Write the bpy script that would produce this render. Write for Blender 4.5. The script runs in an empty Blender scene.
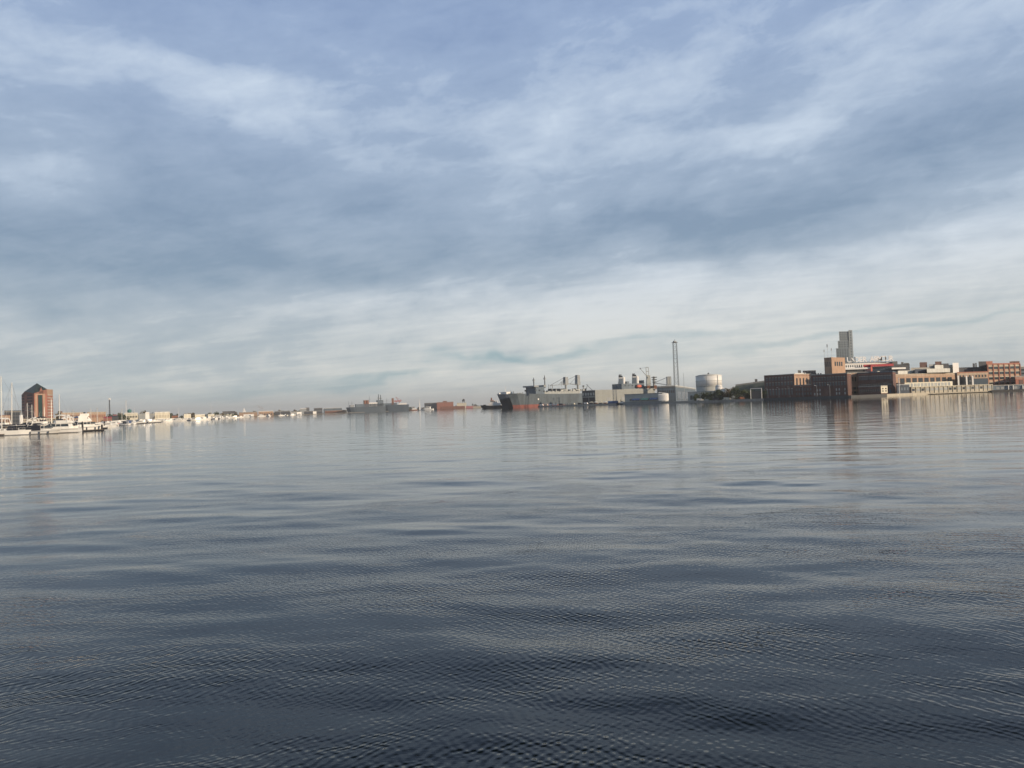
import bpy, math, random
import numpy as np
from mathutils import Vector, Matrix
R = math.radians
rng = random.Random(7)
sc = bpy.context.scene
COL = sc.collection

# ------------------------------------------------------------------ camera
F = 740.0
CAM_H = 3.0
PITCH = math.atan(21.9 / F)
ROLL = -math.atan(0.0370)
cam = bpy.data.cameras.new('camera')
cam.sensor_width = 36.0
cam.lens = F / 1024 * 36.0
cam.clip_start = 0.1
cam.clip_end = 60000
camo = bpy.data.objects.new('camera', cam)
COL.objects.link(camo)
MC = Matrix.Rotation(R(90) + PITCH, 3, 'X') @ Matrix.Rotation(ROLL, 3, 'Z')
camo.location = (0, 0, CAM_H)
camo.rotation_euler = MC.to_euler()
sc.camera = camo

# ------------------------------------------------------------------ light
SUN_EL = R(15)
SUN_AZ = math.atan2(0.86, -0.51)          # clockwise from +Y
sdir = Vector((math.sin(SUN_AZ) * math.cos(SUN_EL), math.cos(SUN_AZ) * math.cos(SUN_EL), math.sin(SUN_EL)))
sun = bpy.data.lights.new('sun', 'SUN')
sun.energy = 4.6
sun.angle = R(0.6)
sun.color = (1.0, 0.80, 0.58)
suno = bpy.data.objects.new('sun', sun)
suno.rotation_euler = sdir.to_track_quat('Z', 'Y').to_euler()
suno.location = (0, 0, 60)
COL.objects.link(suno)

vs = sc.view_settings
vs.view_transform = 'Standard'
vs.look = 'None'
vs.gamma = 1
vs.exposure = 0.0
vs.use_curve_mapping = False
sc.cycles.use_denoising = True
sc.cycles.denoiser = 'OPENIMAGEDENOISE'
sc.cycles.denoising_input_passes = 'RGB_ALBEDO_NORMAL'
sc.cycles.max_bounces = 6
sc.cycles.volume_bounces = 0
sc.cycles.sample_clamp_indirect = 4.0
sc.cycles.caustics_reflective = False
sc.cycles.caustics_refractive = False


class X:
    """a little algebra on shader sockets"""
    def __init__(s, nt, sock):
        s.nt, s.s = nt, sock

    def _m(s, op, *o):
        n = s.nt.nodes.new('ShaderNodeMath')
        n.operation = op
        for i, v in enumerate((s,) + o):
            if isinstance(v, X):
                s.nt.links.new(v.s, n.inputs[i])
            else:
                n.inputs[i].default_value = v
        return X(s.nt, n.outputs[0])
    def __add__(s, o): return s._m('ADD', o)
    def __radd__(s, o): return s._m('ADD', o)
    def __sub__(s, o): return s._m('SUBTRACT', o)
    def __rsub__(s, o): return (s * -1.0) + o
    def __mul__(s, o): return s._m('MULTIPLY', o)
    def __rmul__(s, o): return s._m('MULTIPLY', o)
    def __truediv__(s, o): return s._m('DIVIDE', o)
    def pw(s, o): return s._m('POWER', o)
    def exp(s): return s._m('EXPONENT')
    def mx(s, o): return s._m('MAXIMUM', o)
    def mn(s, o): return s._m('MINIMUM', o)
    def ramp(s, a, b, c=0.0, d=1.0):
        n = s.nt.nodes.new('ShaderNodeMapRange')
        n.interpolation_type = 'SMOOTHSTEP'
        s.nt.links.new(s.s, n.inputs[0])
        for i, v in enumerate((a, b, c, d)):
            n.inputs[i + 1].default_value = v
        return X(s.nt, n.outputs[0])


def combine(nt, x, y, z=0.0):
    n = nt.nodes.new('ShaderNodeCombineXYZ')
    for i, v in enumerate((x, y, z)):
        if isinstance(v, X):
            nt.links.new(v.s, n.inputs[i])
        else:
            n.inputs[i].default_value = v
    return n.outputs[0]


def noise(nt, vec, scale, detail=3, rough=0.5, dist=0.0, out=0):
    n = nt.nodes.new('ShaderNodeTexNoise')
    n.inputs['Scale'].default_value = scale
    n.inputs['Detail'].default_value = detail
    n.inputs['Roughness'].default_value = rough
    n.inputs['Distortion'].default_value = dist
    if vec is not None:
        nt.links.new(vec, n.inputs['Vector'])
    return X(nt, n.outputs[out])


def mixc(nt, f, a, b):
    n = nt.nodes.new('ShaderNodeMix')
    n.data_type = 'RGBA'
    n.clamp_factor = True
    if isinstance(f, X):
        nt.links.new(f.s, n.inputs[0])
    else:
        n.inputs[0].default_value = f
    for i, v in ((6, a), (7, b)):
        if isinstance(v, (tuple, list)):
            n.inputs[i].default_value = (*v[:3], 1)
        else:
            nt.links.new(v, n.inputs[i])
    return n.outputs[2]


# ------------------------------------------------------------------ sky
def s2l(r, g, b, k=1.0):
    def f(c):
        c /= 255.0
        return (c / 12.92 if c < 0.04045 else ((c + 0.055) / 1.055) ** 2.4) * k
    return (f(r), f(g), f(b))


world = bpy.data.worlds.new('World')
sc.world = world
world.use_nodes = True
nt = world.node_tree
for n in list(nt.nodes):
    nt.nodes.remove(n)
wo = nt.nodes.new('ShaderNodeOutputWorld')
bg = nt.nodes.new('ShaderNodeBackground')
SKY = 0.1
bg.inputs['Strength'].default_value = SKY
nt.links.new(bg.outputs[0], wo.inputs[0])
sky = nt.nodes.new('ShaderNodeTexSky')
sky.sky_type = 'NISHITA'
sky.sun_disc = False
sky.sun_elevation = SUN_EL
sky.sun_rotation = SUN_AZ
sky.air_density = 1.2
sky.dust_density = 1.6
sky.ozone_density = 1.5
tc = nt.nodes.new('ShaderNodeTexCoord')
sep = nt.nodes.new('ShaderNodeSeparateXYZ')
nt.links.new(tc.outputs['Generated'], sep.inputs[0])
dx, dy, dz = (X(nt, sep.outputs[i]) for i in range(3))
# az (radians from +Y, clockwise) and elevation slope: the layout of the cloud deck on the dome
az = dx._m('ARCTAN2', dy)
zz = dz.mx(0.0)
hor = (dx * dx + dy * dy).mx(1e-6)._m('SQRT')
el = (zz / hor)._m('ARCTANGENT')
cu = dx / (zz + 0.06)
cv = dy / (zz + 0.06)
# streak frame of the cloud deck
A = R(-24)
su = cu * math.cos(A) + cv * math.sin(A)
sv = cv * math.cos(A) - cu * math.sin(A)
aev = combine(nt, az * 3.2, el * 7.5)
w1 = noise(nt, aev, 1.0, 5, 0.55, 0.3)
w2 = noise(nt, combine(nt, az * 3.2, el * 7.5, 7.3), 1.0, 5, 0.55, 0.3)
waz = az + (w1 - 0.5) * 0.42
wel = el + (w2 - 0.5) * 0.17
fine = noise(nt, combine(nt, su * 0.75, sv * 1.5, 3.1), 1.0, 8, 0.55, 0.8)
wisp = noise(nt, combine(nt, su * 0.30, sv * 2.2, 9.4), 1.0, 7, 0.55, 0.6)
puff = noise(nt, combine(nt, az * 5.0, el * 11.0 - az * 1.2, 1.7), 1.0, 9, 0.60, 0.5)
puff2 = noise(nt, combine(nt, az * 13.0, el * 28.0 - az * 3.0, 4.7), 1.0, 8, 0.64, 0.4)


def blob(px, py, rx, ry, deg, a):
    """a soft patch of the deck given by the direction it stands in"""
    yh = 405.9 - 0.037 * (px - 512)
    a0 = math.atan((px - 512) / F)
    e0 = math.atan((yh - py) / F)
    c, s = math.cos(R(deg)), math.sin(R(deg))
    qx, qy = waz - a0, wel - e0
    p = (qx * c + qy * s) * (F / rx)
    q = (qy * c - qx * s) * (F / ry)
    return ((p * p + q * q) * -1.0).exp() * a


BLOBS = [  # px, py, rx, ry, tilt(deg, up to the right), brightness
    (230, 116, 190, 26, -4, 0.60), (330, 130, 120, 20, -14, 0.28),
    (590, 128, 120, 46, 14, 0.68), (720, 60, 150, 34, 10, 0.34),
    (470, 105, 70, 25, -30, 0.22),
    (930, 60, 170, 40, 20, 0.34), (870, 125, 170, 28, 12, 0.52),
    (30, 100, 180, 40, 0, 0.18), (0, 215, 70, 60, 0, 0.28),
    (150, 20, 260, 50, 0, -0.10), (450, 30, 120, 40, 0, -0.22), (760, 100, 110, 26, 5, -0.30),
    (980, 10, 120, 26, 5, -0.10),
    (330, 205, 260, 46, 6, -0.36), (40, 285, 270, 44, -6, -0.72),
    (420, 265, 240, 24, 6, -0.34),
    (880, 193, 330, 22, 7, -0.62), (600, 235, 260, 24, 10, -0.38),
    (1020, 160, 120, 20, 10, -0.20),
    (680, 292, 420, 30, 5, 0.52), (960, 262, 260, 32, 7, 0.55), (380, 315, 260, 18, 5, 0.34),
    (820, 335, 460, 30, 4, 0.62), (540, 335, 220, 20, 4, 0.35), (740, 370, 360, 20, 3, 0.5),
]
m = None
for b in BLOBS:
    v = blob(*b)
    m = v if m is None else m + v
fib = noise(nt, combine(nt, su * 0.8 + w1 * 1.2, sv * 2.9 + w2 * 1.6, 2.2), 1.0, 9, 0.66, 0.5)
fib2 = noise(nt, combine(nt, az * 9.0 + w2 * 2.0, el * 46.0 - az * 9.0 + w1 * 2.0, 8.8), 1.0, 8, 0.6, 0.4)
lev = m * 0.50 + (fine - 0.5) * 0.55 + (wisp - 0.5) * 0.28 + (puff - 0.5) * 0.72 + (puff2 - 0.5) * 0.66 \
    + (fib - 0.5) * 0.42 + (fib2 - 0.5) * 0.26 + 0.47
lowmix = el.ramp(R(1.0), R(15))
k = 1.0 / SKY
# tones of the deck overhead and near the horizon (the real colour of the cloud)
topmix = el.ramp(R(12), R(30))
dk = mixc(nt, topmix, s2l(134, 156, 181, k), s2l(127, 150, 189, k))
md = mixc(nt, topmix, s2l(166, 184, 205, k), s2l(156, 177, 209, k))
hi = mixc(nt, lev._m('SUBTRACT', -0.05) / 0.60, dk, md)
hi = mixc(nt, (lev - 0.50) / 0.55, hi, s2l(208, 222, 238, k))
lo = mixc(nt, (lev + 0.1) / 0.65, s2l(148, 169, 182, k), s2l(195, 203, 204, k))
lo = mixc(nt, (lev - 0.5) / 0.45, lo, s2l(225, 226, 220, k))
deck = mixc(nt, lowmix, lo, hi)
hz = mixc(nt, el.ramp(R(-0.5), R(2.6)), s2l(192, 194, 190, k), deck)
# thin slits of open sky low down
gapn = noise(nt, combine(nt, az * 3.0, el * 42.0 - az * 2.0, 5.0), 1.0, 5, 0.5, 0.4)
def gap(px, py, rx, ry, deg, a):
    return blob(px, py, rx, ry, deg, a)
g = gap(560, 357, 170, 5, 3.4, 0.8) + gap(860, 343, 180, 4.5, 3.4, 0.45) + gap(330, 378, 210, 8, 2.4, 0.45)
g = g * gapn.ramp(0.30, 0.55)
blue = mixc(nt, 0.8, sky.outputs[0], s2l(152, 184, 198, k))
hz = mixc(nt, el.ramp(R(28), R(46)) * 0.94, hz, s2l(50, 62, 72, k))  # sky above the view darkened to dim its reflection in the near water
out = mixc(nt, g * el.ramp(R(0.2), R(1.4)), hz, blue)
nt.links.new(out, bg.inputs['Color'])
world.cycles.sampling_method = 'MANUAL'
world.cycles.sample_map_resolution = 512

# ------------------------------------------------------------------ helpers
def W(px, py, D):
    """world point seen at a pixel, at depth D metres ahead"""
    d = MC @ Vector(((px - 512) / F, (384 - py) / F, -1))
    return Vector((0, 0, CAM_H)) + d * (D / d.y)


def yh(px):
    return 405.9 - 0.037 * (px - 512)


def G(px, D, z=0.0):
    """point on the ground under a pixel column at depth D"""
    p = W(px, yh(px), D)
    return Vector((p.x, p.y, z))


def Z(px, py, D):
    return W(px, py, D).z


MATS = {}
def mat(name, col, rough=0.7, metal=0.0, var=0.18, scale=0.5, streak=True, spec=0.4, coat=0.0):
    if name in MATS:
        return MATS[name]
    m = bpy.data.materials.new(name)
    m.use_nodes = True
    nt = m.node_tree
    p = nt.nodes['Principled BSDF']
    p.inputs['Roughness'].default_value = rough
    p.inputs['Metallic'].default_value = metal
    p.inputs['Specular IOR Level'].default_value = spec
    p.inputs['Coat Weight'].default_value = coat
    geo = nt.nodes.new('ShaderNodeNewGeometry')
    mp = nt.nodes.new('ShaderNodeMapping')
    nt.links.new(geo.outputs['Position'], mp.inputs[0])
    if streak:
        mp.inputs['Scale'].default_value = (1, 1, 0.25)
    n1 = noise(nt, mp.outputs[0], scale, 5, 0.6)
    n2 = noise(nt, geo.outputs['Position'], scale * 6, 2, 0.5)
    f = (n1 * 0.7 + n2 * 0.3).ramp(0.3, 0.7)
    a = tuple(c * (1 - var) for c in col)
    b = tuple(min(1, c * (1 + var)) for c in col)
    nt.links.new(mixc(nt, f, a, b), p.inputs['Base Color'])
    MATS[name] = m
    return m


class MB:
    def __init__(s):
        s.v, s.f = [], []

    def poly(s, verts, faces):
        o = len(s.v)
        s.v += [tuple(v) for v in verts]
        s.f += [tuple(i + o for i in f) for f in faces]
        return s

    def prism(s, pts, z0, z1, top=None):
        """pts 2D, counter-clockwise or not; top: optional other outline"""
        n = len(pts)
        a = sum(pts[i][0] * pts[(i + 1) % n][1] - pts[(i + 1) % n][0] * pts[i][1] for i in range(n))
        if a < 0:
            pts = pts[::-1]
            if top: top = top[::-1]
        t = top or pts
        zt = z1 if isinstance(z1, (list, tuple)) else [z1] * n
        if a < 0 and isinstance(z1, (list, tuple)): zt = list(z1)[::-1]
        v = [(p[0], p[1], z0) for p in pts] + [(p[0], p[1], z) for p, z in zip(t, zt)]
        f = [tuple(range(n))[::-1], tuple(range(n, 2 * n))]
        f += [(i, (i + 1) % n, n + (i + 1) % n, n + i) for i in range(n)]
        return s.poly(v, f)

    def box(s, c, sz, rz=0.0, taper=1.0):
        hx, hy = sz[0] / 2, sz[1] / 2
        cs, sn = math.cos(rz), math.sin(rz)
        q = [(-hx, -hy), (hx, -hy), (hx, hy), (-hx, hy)]
        b = [(c[0] + x * cs - y * sn, c[1] + x * sn + y * cs) for x, y in q]
        t = [(c[0] + (x * cs - y * sn) * taper, c[1] + (x * sn + y * cs) * taper) for x, y in q]
        return s.prism(b, c[2] - sz[2] / 2, c[2] + sz[2] / 2, t)

    def tube(s, p0, p1, r0, r1=None, n=6):
        r1 = r0 if r1 is None else r1
        p0, p1 = Vector(p0), Vector(p1)
        d = (p1 - p0)
        if d.length < 1e-6: return s
        d.normalize()
        a = d.orthogonal().normalized()
        b = d.cross(a)
        v = []
        for p, r in ((p0, r0), (p1, r1)):
            for i in range(n):
                t = 2 * math.pi * i / n
                v.append(p + a * math.cos(t) * r + b * math.sin(t) * r)
        f = [(i, (i + 1) % n, n + (i + 1) % n, n + i) for i in range(n)]
        f += [tuple(range(n))[::-1], tuple(range(n, 2 * n))]
        return s.poly(v, f)

    def lathe(s, c, prof, n=24):
        """prof: list of (r, z)"""
        v = []
        for r, z in prof:
            for i in range(n):
                t = 2 * math.pi * i / n
                v.append((c[0] + r * math.cos(t), c[1] + r * math.sin(t), c[2] + z))
        f = []
        for k in range(len(prof) - 1):
            for i in range(n):
                j = (i + 1) % n
                f.append((k * n + i, k * n + j, (k + 1) * n + j, (k + 1) * n + i))
        f.append(tuple(range(n))[::-1])
        L = (len(prof) - 1) * n
        f.append(tuple(range(L, L + n)))
        return s.poly(v, f)

    def loft(s, rings, close=True):
        """rings of equal length, open loops joined; ends capped"""
        n = len(rings[0])
        v = [p for r in rings for p in r]
        f = []
        for k in range(len(rings) - 1):
            for i in range(n if close else n - 1):
                j = (i + 1) % n
                f.append((k * n + i, (k + 1) * n + i, (k + 1) * n + j, k * n + j))
        f.append(tuple(range(n)))
        L = (len(rings) - 1) * n
        f.append(tuple(range(L, L + n))[::-1])
        return s.poly(v, f)

    def mesh(s, name, off=(0, 0, 0)):
        me = bpy.data.meshes.new(name)
        ox, oy, oz = off
        me.from_pydata([(a - ox, b - oy, c - oz) for a, b, c in s.v], [], s.f)
        me.update()
        return me

    def build(s, name, m, parent=None, smooth=False):
        """world-space vertices unless the parent was made with local=True"""
        off = (0, 0, 0)
        if parent is not None:
            off = ORG.get(parent.name, (0, 0, 0))
        me = s.mesh(name, off)
        me.materials.append(m)
        if smooth:
            me.polygons.foreach_set('use_smooth', [True] * len(me.polygons))
        o = bpy.data.objects.new(name, me)
        COL.objects.link(o)
        if parent is not None:
            o.parent = parent
            ORG[o.name] = off
        return o


ORG = {}
def thing(name, label, cat, loc=(0, 0, 0), group=None, local=False, rz=0.0):
    o = bpy.data.objects.new(name, None)
    o.empty_display_size = 1
    COL.objects.link(o)
    o.location = loc
    o.rotation_euler = (0, 0, rz)
    o['label'] = label
    o['category'] = cat
    if group: o['group'] = group
    ORG[o.name] = (0, 0, 0) if local else tuple(loc)
    return o


def tag(o, label, cat, group=None):
    o['label'] = label
    o['category'] = cat
    if group: o['group'] = group
    return o


def struct(o):
    o['kind'] = 'structure'
    return o


def copy_tree(o, parent=None):
    c = o.copy()
    COL.objects.link(c)
    if parent is not None:
        c.parent = parent
    for ch in KIDS(o):
        copy_tree(ch, c)
    return c


def KIDS(o):
    return [x for x in COL.objects if x.parent is o]


def quad(pl, pc, pr, D, deg):
    """footprint of a block with its near corner at pixel pc, side walls ending at pl and pr"""
    c, s = math.cos(R(deg)), math.sin(R(deg))
    C = G(pc, D)
    tl, tr = G(pl, 1).x, G(pr, 1).x
    Ll = (C.x - tl * C.y) / (c + tl * s)
    Lr = (tr * C.y - C.x) / (s - tr * c)
    Pl = Vector((C.x - Ll * c, C.y + Ll * s))
    Pr = Vector((C.x + Lr * s, C.y + Lr * c))
    B = Pl + Pr - Vector((C.x, C.y))
    return [Pl, Vector((C.x, C.y)), Pr, B]


def slab(pa, Da, pb, Db, depth):
    """footprint of a block with a front wall from pixel pa at Da to pixel pb at Db"""
    a, b = G(pa, Da), G(pb, Db)
    d = (b - a).normalized()
    n = Vector((a.x + b.x, a.y + b.y, 0)).normalized()
    return [a.xy, b.xy, (b + n * depth).xy, (a + n * depth).xy]


def windows(root, a, b, z0, z1, nx, nz, wf, hf, m, proud=0.12, name='window', lintel=None, pad=0.04, skip=None, sill=False):
    """a grid of windows on the wall that runs from a to b (2D, left to right from the camera)"""
    a, b = Vector((a[0], a[1])), Vector((b[0], b[1]))
    d = b - a
    L = d.length
    d.normalize()
    n = Vector((d.y, -d.x))
    if n.y > 0 and abs(n.y) > 0.05: n = -n
    L2 = L * (1 - 2 * pad)
    cw, chh = L2 / nx, (z1 - z0) / nz
    w, h = cw * wf, chh * hf
    rz = math.atan2(d.y, d.x)
    off = Vector(ORG[root.name])
    me = MB().box((0, 0, 0), (w, proud * 2, h), rz).mesh(name)
    me.materials.append(m)
    me2 = None
    if lintel:
        q = MB().box((n.x * proud, n.y * proud, h * 0.5 + chh * 0.07), (cw * (0.92 if sill or lintel.name == 'stone' and nx == 6 else min(.9, wf * 1.15)), proud * 2.2, chh * (0.15 if nx == 6 else 0.1)), rz)
        if sill:
            q.box((n.x * proud, n.y * proud, -h * 0.5 - chh * 0.05), (cw * 0.9, proud * 2.4, chh * 0.09), rz)
        me2 = q.mesh('lintel')
        me2.materials.append(lintel)
    for j in range(nz):
        for i in range(nx):
            if skip and skip(i, j): continue
            p = a + d * (L * pad + cw * (i + 0.5))
            o = bpy.data.objects.new(name, me)
            COL.objects.link(o)
            o.parent = root
            o.location = Vector((p.x, p.y, z0 + chh * (j + 0.5))) - off
            if me2:
                l = bpy.data.objects.new('lintel', me2)
                COL.objects.link(l)
                l.parent = o


# ------------------------------------------------------------------ materials
M = dict(
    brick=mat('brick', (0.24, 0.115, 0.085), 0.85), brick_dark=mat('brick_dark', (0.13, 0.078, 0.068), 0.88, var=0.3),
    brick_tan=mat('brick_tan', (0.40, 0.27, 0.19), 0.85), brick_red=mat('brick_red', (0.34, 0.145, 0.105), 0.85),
    concrete=mat('concrete', (0.34, 0.33, 0.30), 0.9), stone=mat('stone', (0.46, 0.42, 0.34), 0.9),
    cream=mat('cream_paint', (0.66, 0.62, 0.50), 0.7), white=mat('white_paint', (0.78, 0.77, 0.74), 0.5, var=0.06), sign_white=mat('sign_white', (0.9, 0.9, 0.88), 0.5, var=0.02),
    gel=mat('gelcoat', (0.80, 0.79, 0.75), 0.25, var=0.04, spec=0.6), grey=mat('grey_paint', (0.28, 0.30, 0.31), 0.6),
    navy_grey=mat('ship_grey', (0.085, 0.11, 0.13), 0.6, var=0.3, scale=0.15), vehicle_grey=mat('vehicle_carrier_grey', (0.27, 0.285, 0.27), 0.65, var=0.14, scale=0.12), haze_grey=mat('haze_grey', (0.33, 0.35, 0.34), 0.6),
    pale_grey=mat('pale_ship_grey', (0.44, 0.45, 0.42), 0.65, var=0.1), ship_dark=mat('ship_dark_grey', (0.055, 0.08, 0.105), 0.6), navy=mat('dark_navy_paint', (0.018, 0.032, 0.06), 0.6),
    blue_grey=mat('blue_grey_cladding', (0.105, 0.14, 0.175), 0.6, var=0.28, scale=0.25), dark=mat('dark_metal', (0.05, 0.055, 0.06), 0.6),
    black=mat('black_paint', (0.018, 0.02, 0.024), 0.6), red=mat('red_paint', (0.42, 0.035, 0.045), 0.5),
    orange=mat('orange_red_paint', (0.62, 0.14, 0.08), 0.5), boot=mat('red_boot_paint', (0.24, 0.085, 0.07), 0.8, var=0.3),
    rust=mat('rusty_steel', (0.22, 0.10, 0.06), 0.85), roof_dark=mat('dark_roof', (0.07, 0.075, 0.085), 0.8),
    roof_light=mat('light_roof', (0.60, 0.60, 0.56), 0.7), roof_green=mat('green_black_roof', (0.035, 0.055, 0.055), 0.5),
    glass=mat('dark_glass', (0.03, 0.038, 0.045), 0.12, var=0.3, spec=0.8), glass_pale=mat('pale_glass', (0.34, 0.36, 0.36), 0.3), slate=mat('slate_cladding', (0.08, 0.115, 0.145), 0.45), glass_dull=mat('dull_glass', (0.10, 0.115, 0.13), 0.3),
    glass_green=mat('green_glass', (0.012, 0.04, 0.032), 0.15, spec=0.8), glass_blue=mat('blue_glass', (0.035, 0.055, 0.075), 0.15, spec=0.8),
    canvas=mat('navy_canvas', (0.025, 0.03, 0.045), 0.85), wood=mat('weathered_wood', (0.13, 0.11, 0.09), 0.9),
    land=mat('ground', (0.16, 0.15, 0.13), 0.95, streak=False, scale=0.05), bark=mat('bark', (0.09, 0.07, 0.05), 0.95),
    leaf=mat('foliage', (0.055, 0.075, 0.035), 0.8, var=0.4, scale=0.8), leaf2=mat('autumn_foliage', (0.12, 0.09, 0.04), 0.8, var=0.4, scale=0.8),
    yellow=mat('yellow_paint', (0.6, 0.42, 0.08), 0.6), blue=mat('blue_paint', (0.05, 0.11, 0.27), 0.5), alu=mat('aluminium', (0.75, 0.73, 0.68), 0.35, 0.3, var=0.05),
    pink=mat('faded_red_paint', (0.45, 0.17, 0.17), 0.6), teal=mat('teal_paint', (0.06, 0.2, 0.2), 0.6),
)

# ------------------------------------------------------------------ water
def build_water():
    rs = [1.2]
    while rs[-1] < 10500:
        r = rs[-1]
        rs.append(r * (1.0062 if r < 120 else (1.02 if r < 600 else 1.12)))
    rs = np.array(rs)
    half = R(48)
    th = np.concatenate([np.linspace(-half, half, 640), np.linspace(half, 2 * math.pi - half, 90)[1:-1]])
    T, Rr = np.meshgrid(th, rs)
    x = Rr * np.sin(T)
    y = Rr * np.cos(T)
    sp = np.gradient(rs)[:, None] * np.ones_like(x)
    z = np.zeros_like(x)
    g = np.random.RandomState(4)
    for lam in [0.45, 0.6, 0.62, 0.8, 0.85, 1.0, 1.15, 1.3, 1.5, 1.7, 1.9, 2.2, 2.5, 2.9, 3.3, 3.8, 4.5, 5.3, 6.3, 7.5]:
        for r_ in range(2):
            a = g.normal(0.10, 0.42)
            l = lam * g.uniform(0.88, 1.12)
            kx, ky = math.sin(a) * 2 * math.pi / l, math.cos(a) * 2 * math.pi / l
            s = 0.0080 * g.uniform(0.6, 1.4) * (1.0 if lam > 0.9 else 0.8)
            fade = np.clip((l / sp - 3.5) / 4.0, 0, 1) * (1 - .5 * np.clip((Rr - 20) / 50, 0, 1))
            # groups: the crest height wanders over the bay
            mod = 0.6 + 0.4 * np.sin(x * kx * 0.11 * g.uniform(.6, 1.4) + g.uniform(0, 6) + y * 0.05) * np.sin(y * ky * 0.09 + g.uniform(0, 6) + x * 0.13)
            z += s * l / (2 * math.pi) * np.sin(x * kx + y * ky + g.uniform(0, 6.28)) * fade * mod * 1.4
    z[rs > 300] = 0
    V = np.stack([x, y, z], -1).reshape(-1, 3)
    nr, nth = x.shape
    i = np.arange(nr - 1)[:, None]
    j = np.arange(nth)[None, :]
    j2 = (j + 1) % nth
    Fq = np.stack([(i * nth + j) + 0 * j2, i * nth + j2, (i + 1) * nth + j2, (i + 1) * nth + j], -1).reshape(-1, 4)
    c = len(V)
    V = np.vstack([V, [[0, 0, 0]]])
    me = bpy.data.meshes.new('water')
    me.vertices.add(len(V))
    me.vertices.foreach_set('co', V.ravel())
    nq = len(Fq)
    nt_ = nth
    tri = np.stack([np.full(nth, c), np.arange(nth), (np.arange(nth) + 1) % nth], -1)
    tri = tri[:, [0, 2, 1]]
    me.loops.add(nq * 4 + nt_ * 3)
    me.loops.foreach_set('vertex_index', np.concatenate([Fq[:, ::-1].ravel()[::1], tri.ravel()]))
    me.polygons.add(nq + nt_)
    st = np.concatenate([np.arange(nq) * 4, nq * 4 + np.arange(nt_) * 3])
    me.polygons.foreach_set('loop_start', st)
    me.polygons.foreach_set('use_smooth', np.ones(nq + nt_, bool))
    me.update(calc_edges=True)
    me.validate()
    if me.polygons[nq // 2].normal.z < 0:
        me.flip_normals()
    m = bpy.data.materials.new('harbour_water')
    m.use_nodes = True
    nt = m.node_tree
    p = nt.nodes['Principled BSDF']
    p.inputs['Base Color'].default_value = (0.0015, 0.004, 0.004, 1)
    p.inputs['IOR'].default_value = 1.36
    geo = nt.nodes.new('ShaderNodeNewGeometry')
    sp_ = nt.nodes.new('ShaderNodeSeparateXYZ')
    nt.links.new(geo.outputs['Position'], sp_.inputs[0])
    px, py = X(nt, sp_.outputs[0]), X(nt, sp_.outputs[1])
    # wind patches
    patch = noise(nt, combine(nt, px * 0.16, py * 0.30), 1.0, 3, 0.5).ramp(0.34, 0.66)
    big = noise(nt, combine(nt, px * 0.012, py * 0.03, 4), 1.0, 4, 0.6).ramp(0.35, 0.65)

    wx = noise(nt, geo.outputs['Position'], 1.1, 3, 0.5)
    wy = noise(nt, combine(nt, px + 31.0, py * 1.3), 1.3, 3, 0.5)

    def wave(deg, lam, warp, amp):
        c, s = math.cos(R(deg)), math.sin(R(deg))
        ph = (px * s + py * c) * (2 * math.pi / lam) + (wx - 0.5) * (warp / lam) + (wy - 0.5) * (warp * 0.7 / lam)
        return ph._m('SINE') * amp
    cap = wave(47, 0.085, 2.2, 1.1) + wave(-38, 0.078, 2.4, 1.0) + wave(58, 0.12, 2.6, 1.1) + wave(14, 0.16, 3.4, 0.8) \
        + wave(-52, 0.105, 2.0, 0.9)
    capn = noise(nt, combine(nt, px * 0.7, py * 1.2, 2), 13.0, 3, 0.55)
    # short ripples vanish in the distance, where they are too fine to be seen one by one
    cap = cap * (patch * 0.85 + 0.15) * 0.00135 + (capn - 0.5) * 0.0030
    mid = noise(nt, combine(nt, px * 0.45, py), 2.6, 4, 0.55) * 0.006 + noise(nt, combine(nt, px * 0.4, py, 8), 0.75, 3, 0.5) * 0.011 * (big * 0.6 + 0.6)
    dist = (px * px + py * py)._m('SQRT')
    h = cap * dist.ramp(6, 45, 1.05, 0.22) + mid
    b = nt.nodes.new('ShaderNodeBump')
    b.inputs['Strength'].default_value = 1.0
    b.inputs['Distance'].default_value = 1.0
    nt.links.new(h.s, b.inputs['Height'])
    nt.links.new(b.outputs[0], p.inputs['Normal'])
    rough = dist.ramp(10, 400, 0.012, 0.035) + big * 0.008
    nt.links.new(rough.s, p.inputs['Roughness'])
    me.materials.append(m)
    o = bpy.data.objects.new('water', me)
    COL.objects.link(o)
    struct(o)


build_water()

# ------------------------------------------------------------------ land
SHORE = [(-900, 300), (-160, 300), (-40, 330), (20, 345), (60, 420), (112, 560), (150, 780), (205, 880), (232, 1350), (300, 1850),
         (345, 2150), (410, 2350), (480, 2300), (500, 1700), (530, 1420), (556, 1120), (590, 985), (625, 905), (662, 790), (700, 640), (735, 590), (764, 575)]
QUAY = [(764, 575), (800, 535), (850, 478), (886, 492), (948, 560), (1012, 560), (1300, 560)]
land_pts = [G(a, b).xy for a, b in SHORE + QUAY[1:]]
land_pts += [Vector((4200, 9000)), Vector((-9000, 9000)), Vector((-6000, 330))]
lm = MB().prism(land_pts, -2.0, 1.3)
struct(lm.build('ground', M['land']))


def facade_strip(pts, h, name, m, z0=-1.5, th=0.6):
    """a quay wall along a polyline, standing proud of the ground edge"""
    q = MB()
    for (a, b) in zip(pts[:-1], pts[1:]):
        pa, pb = G(*a).xy, G(*b).xy
        d = (pb - pa).normalized()
        n = Vector((d.y, -d.x))
        if n.y > 0: n = -n
        q.prism([pa + n * th, pb + n * th, pb - n * 0.4, pa - n * 0.4], z0, h)
    return q.build(name, m)


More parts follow.
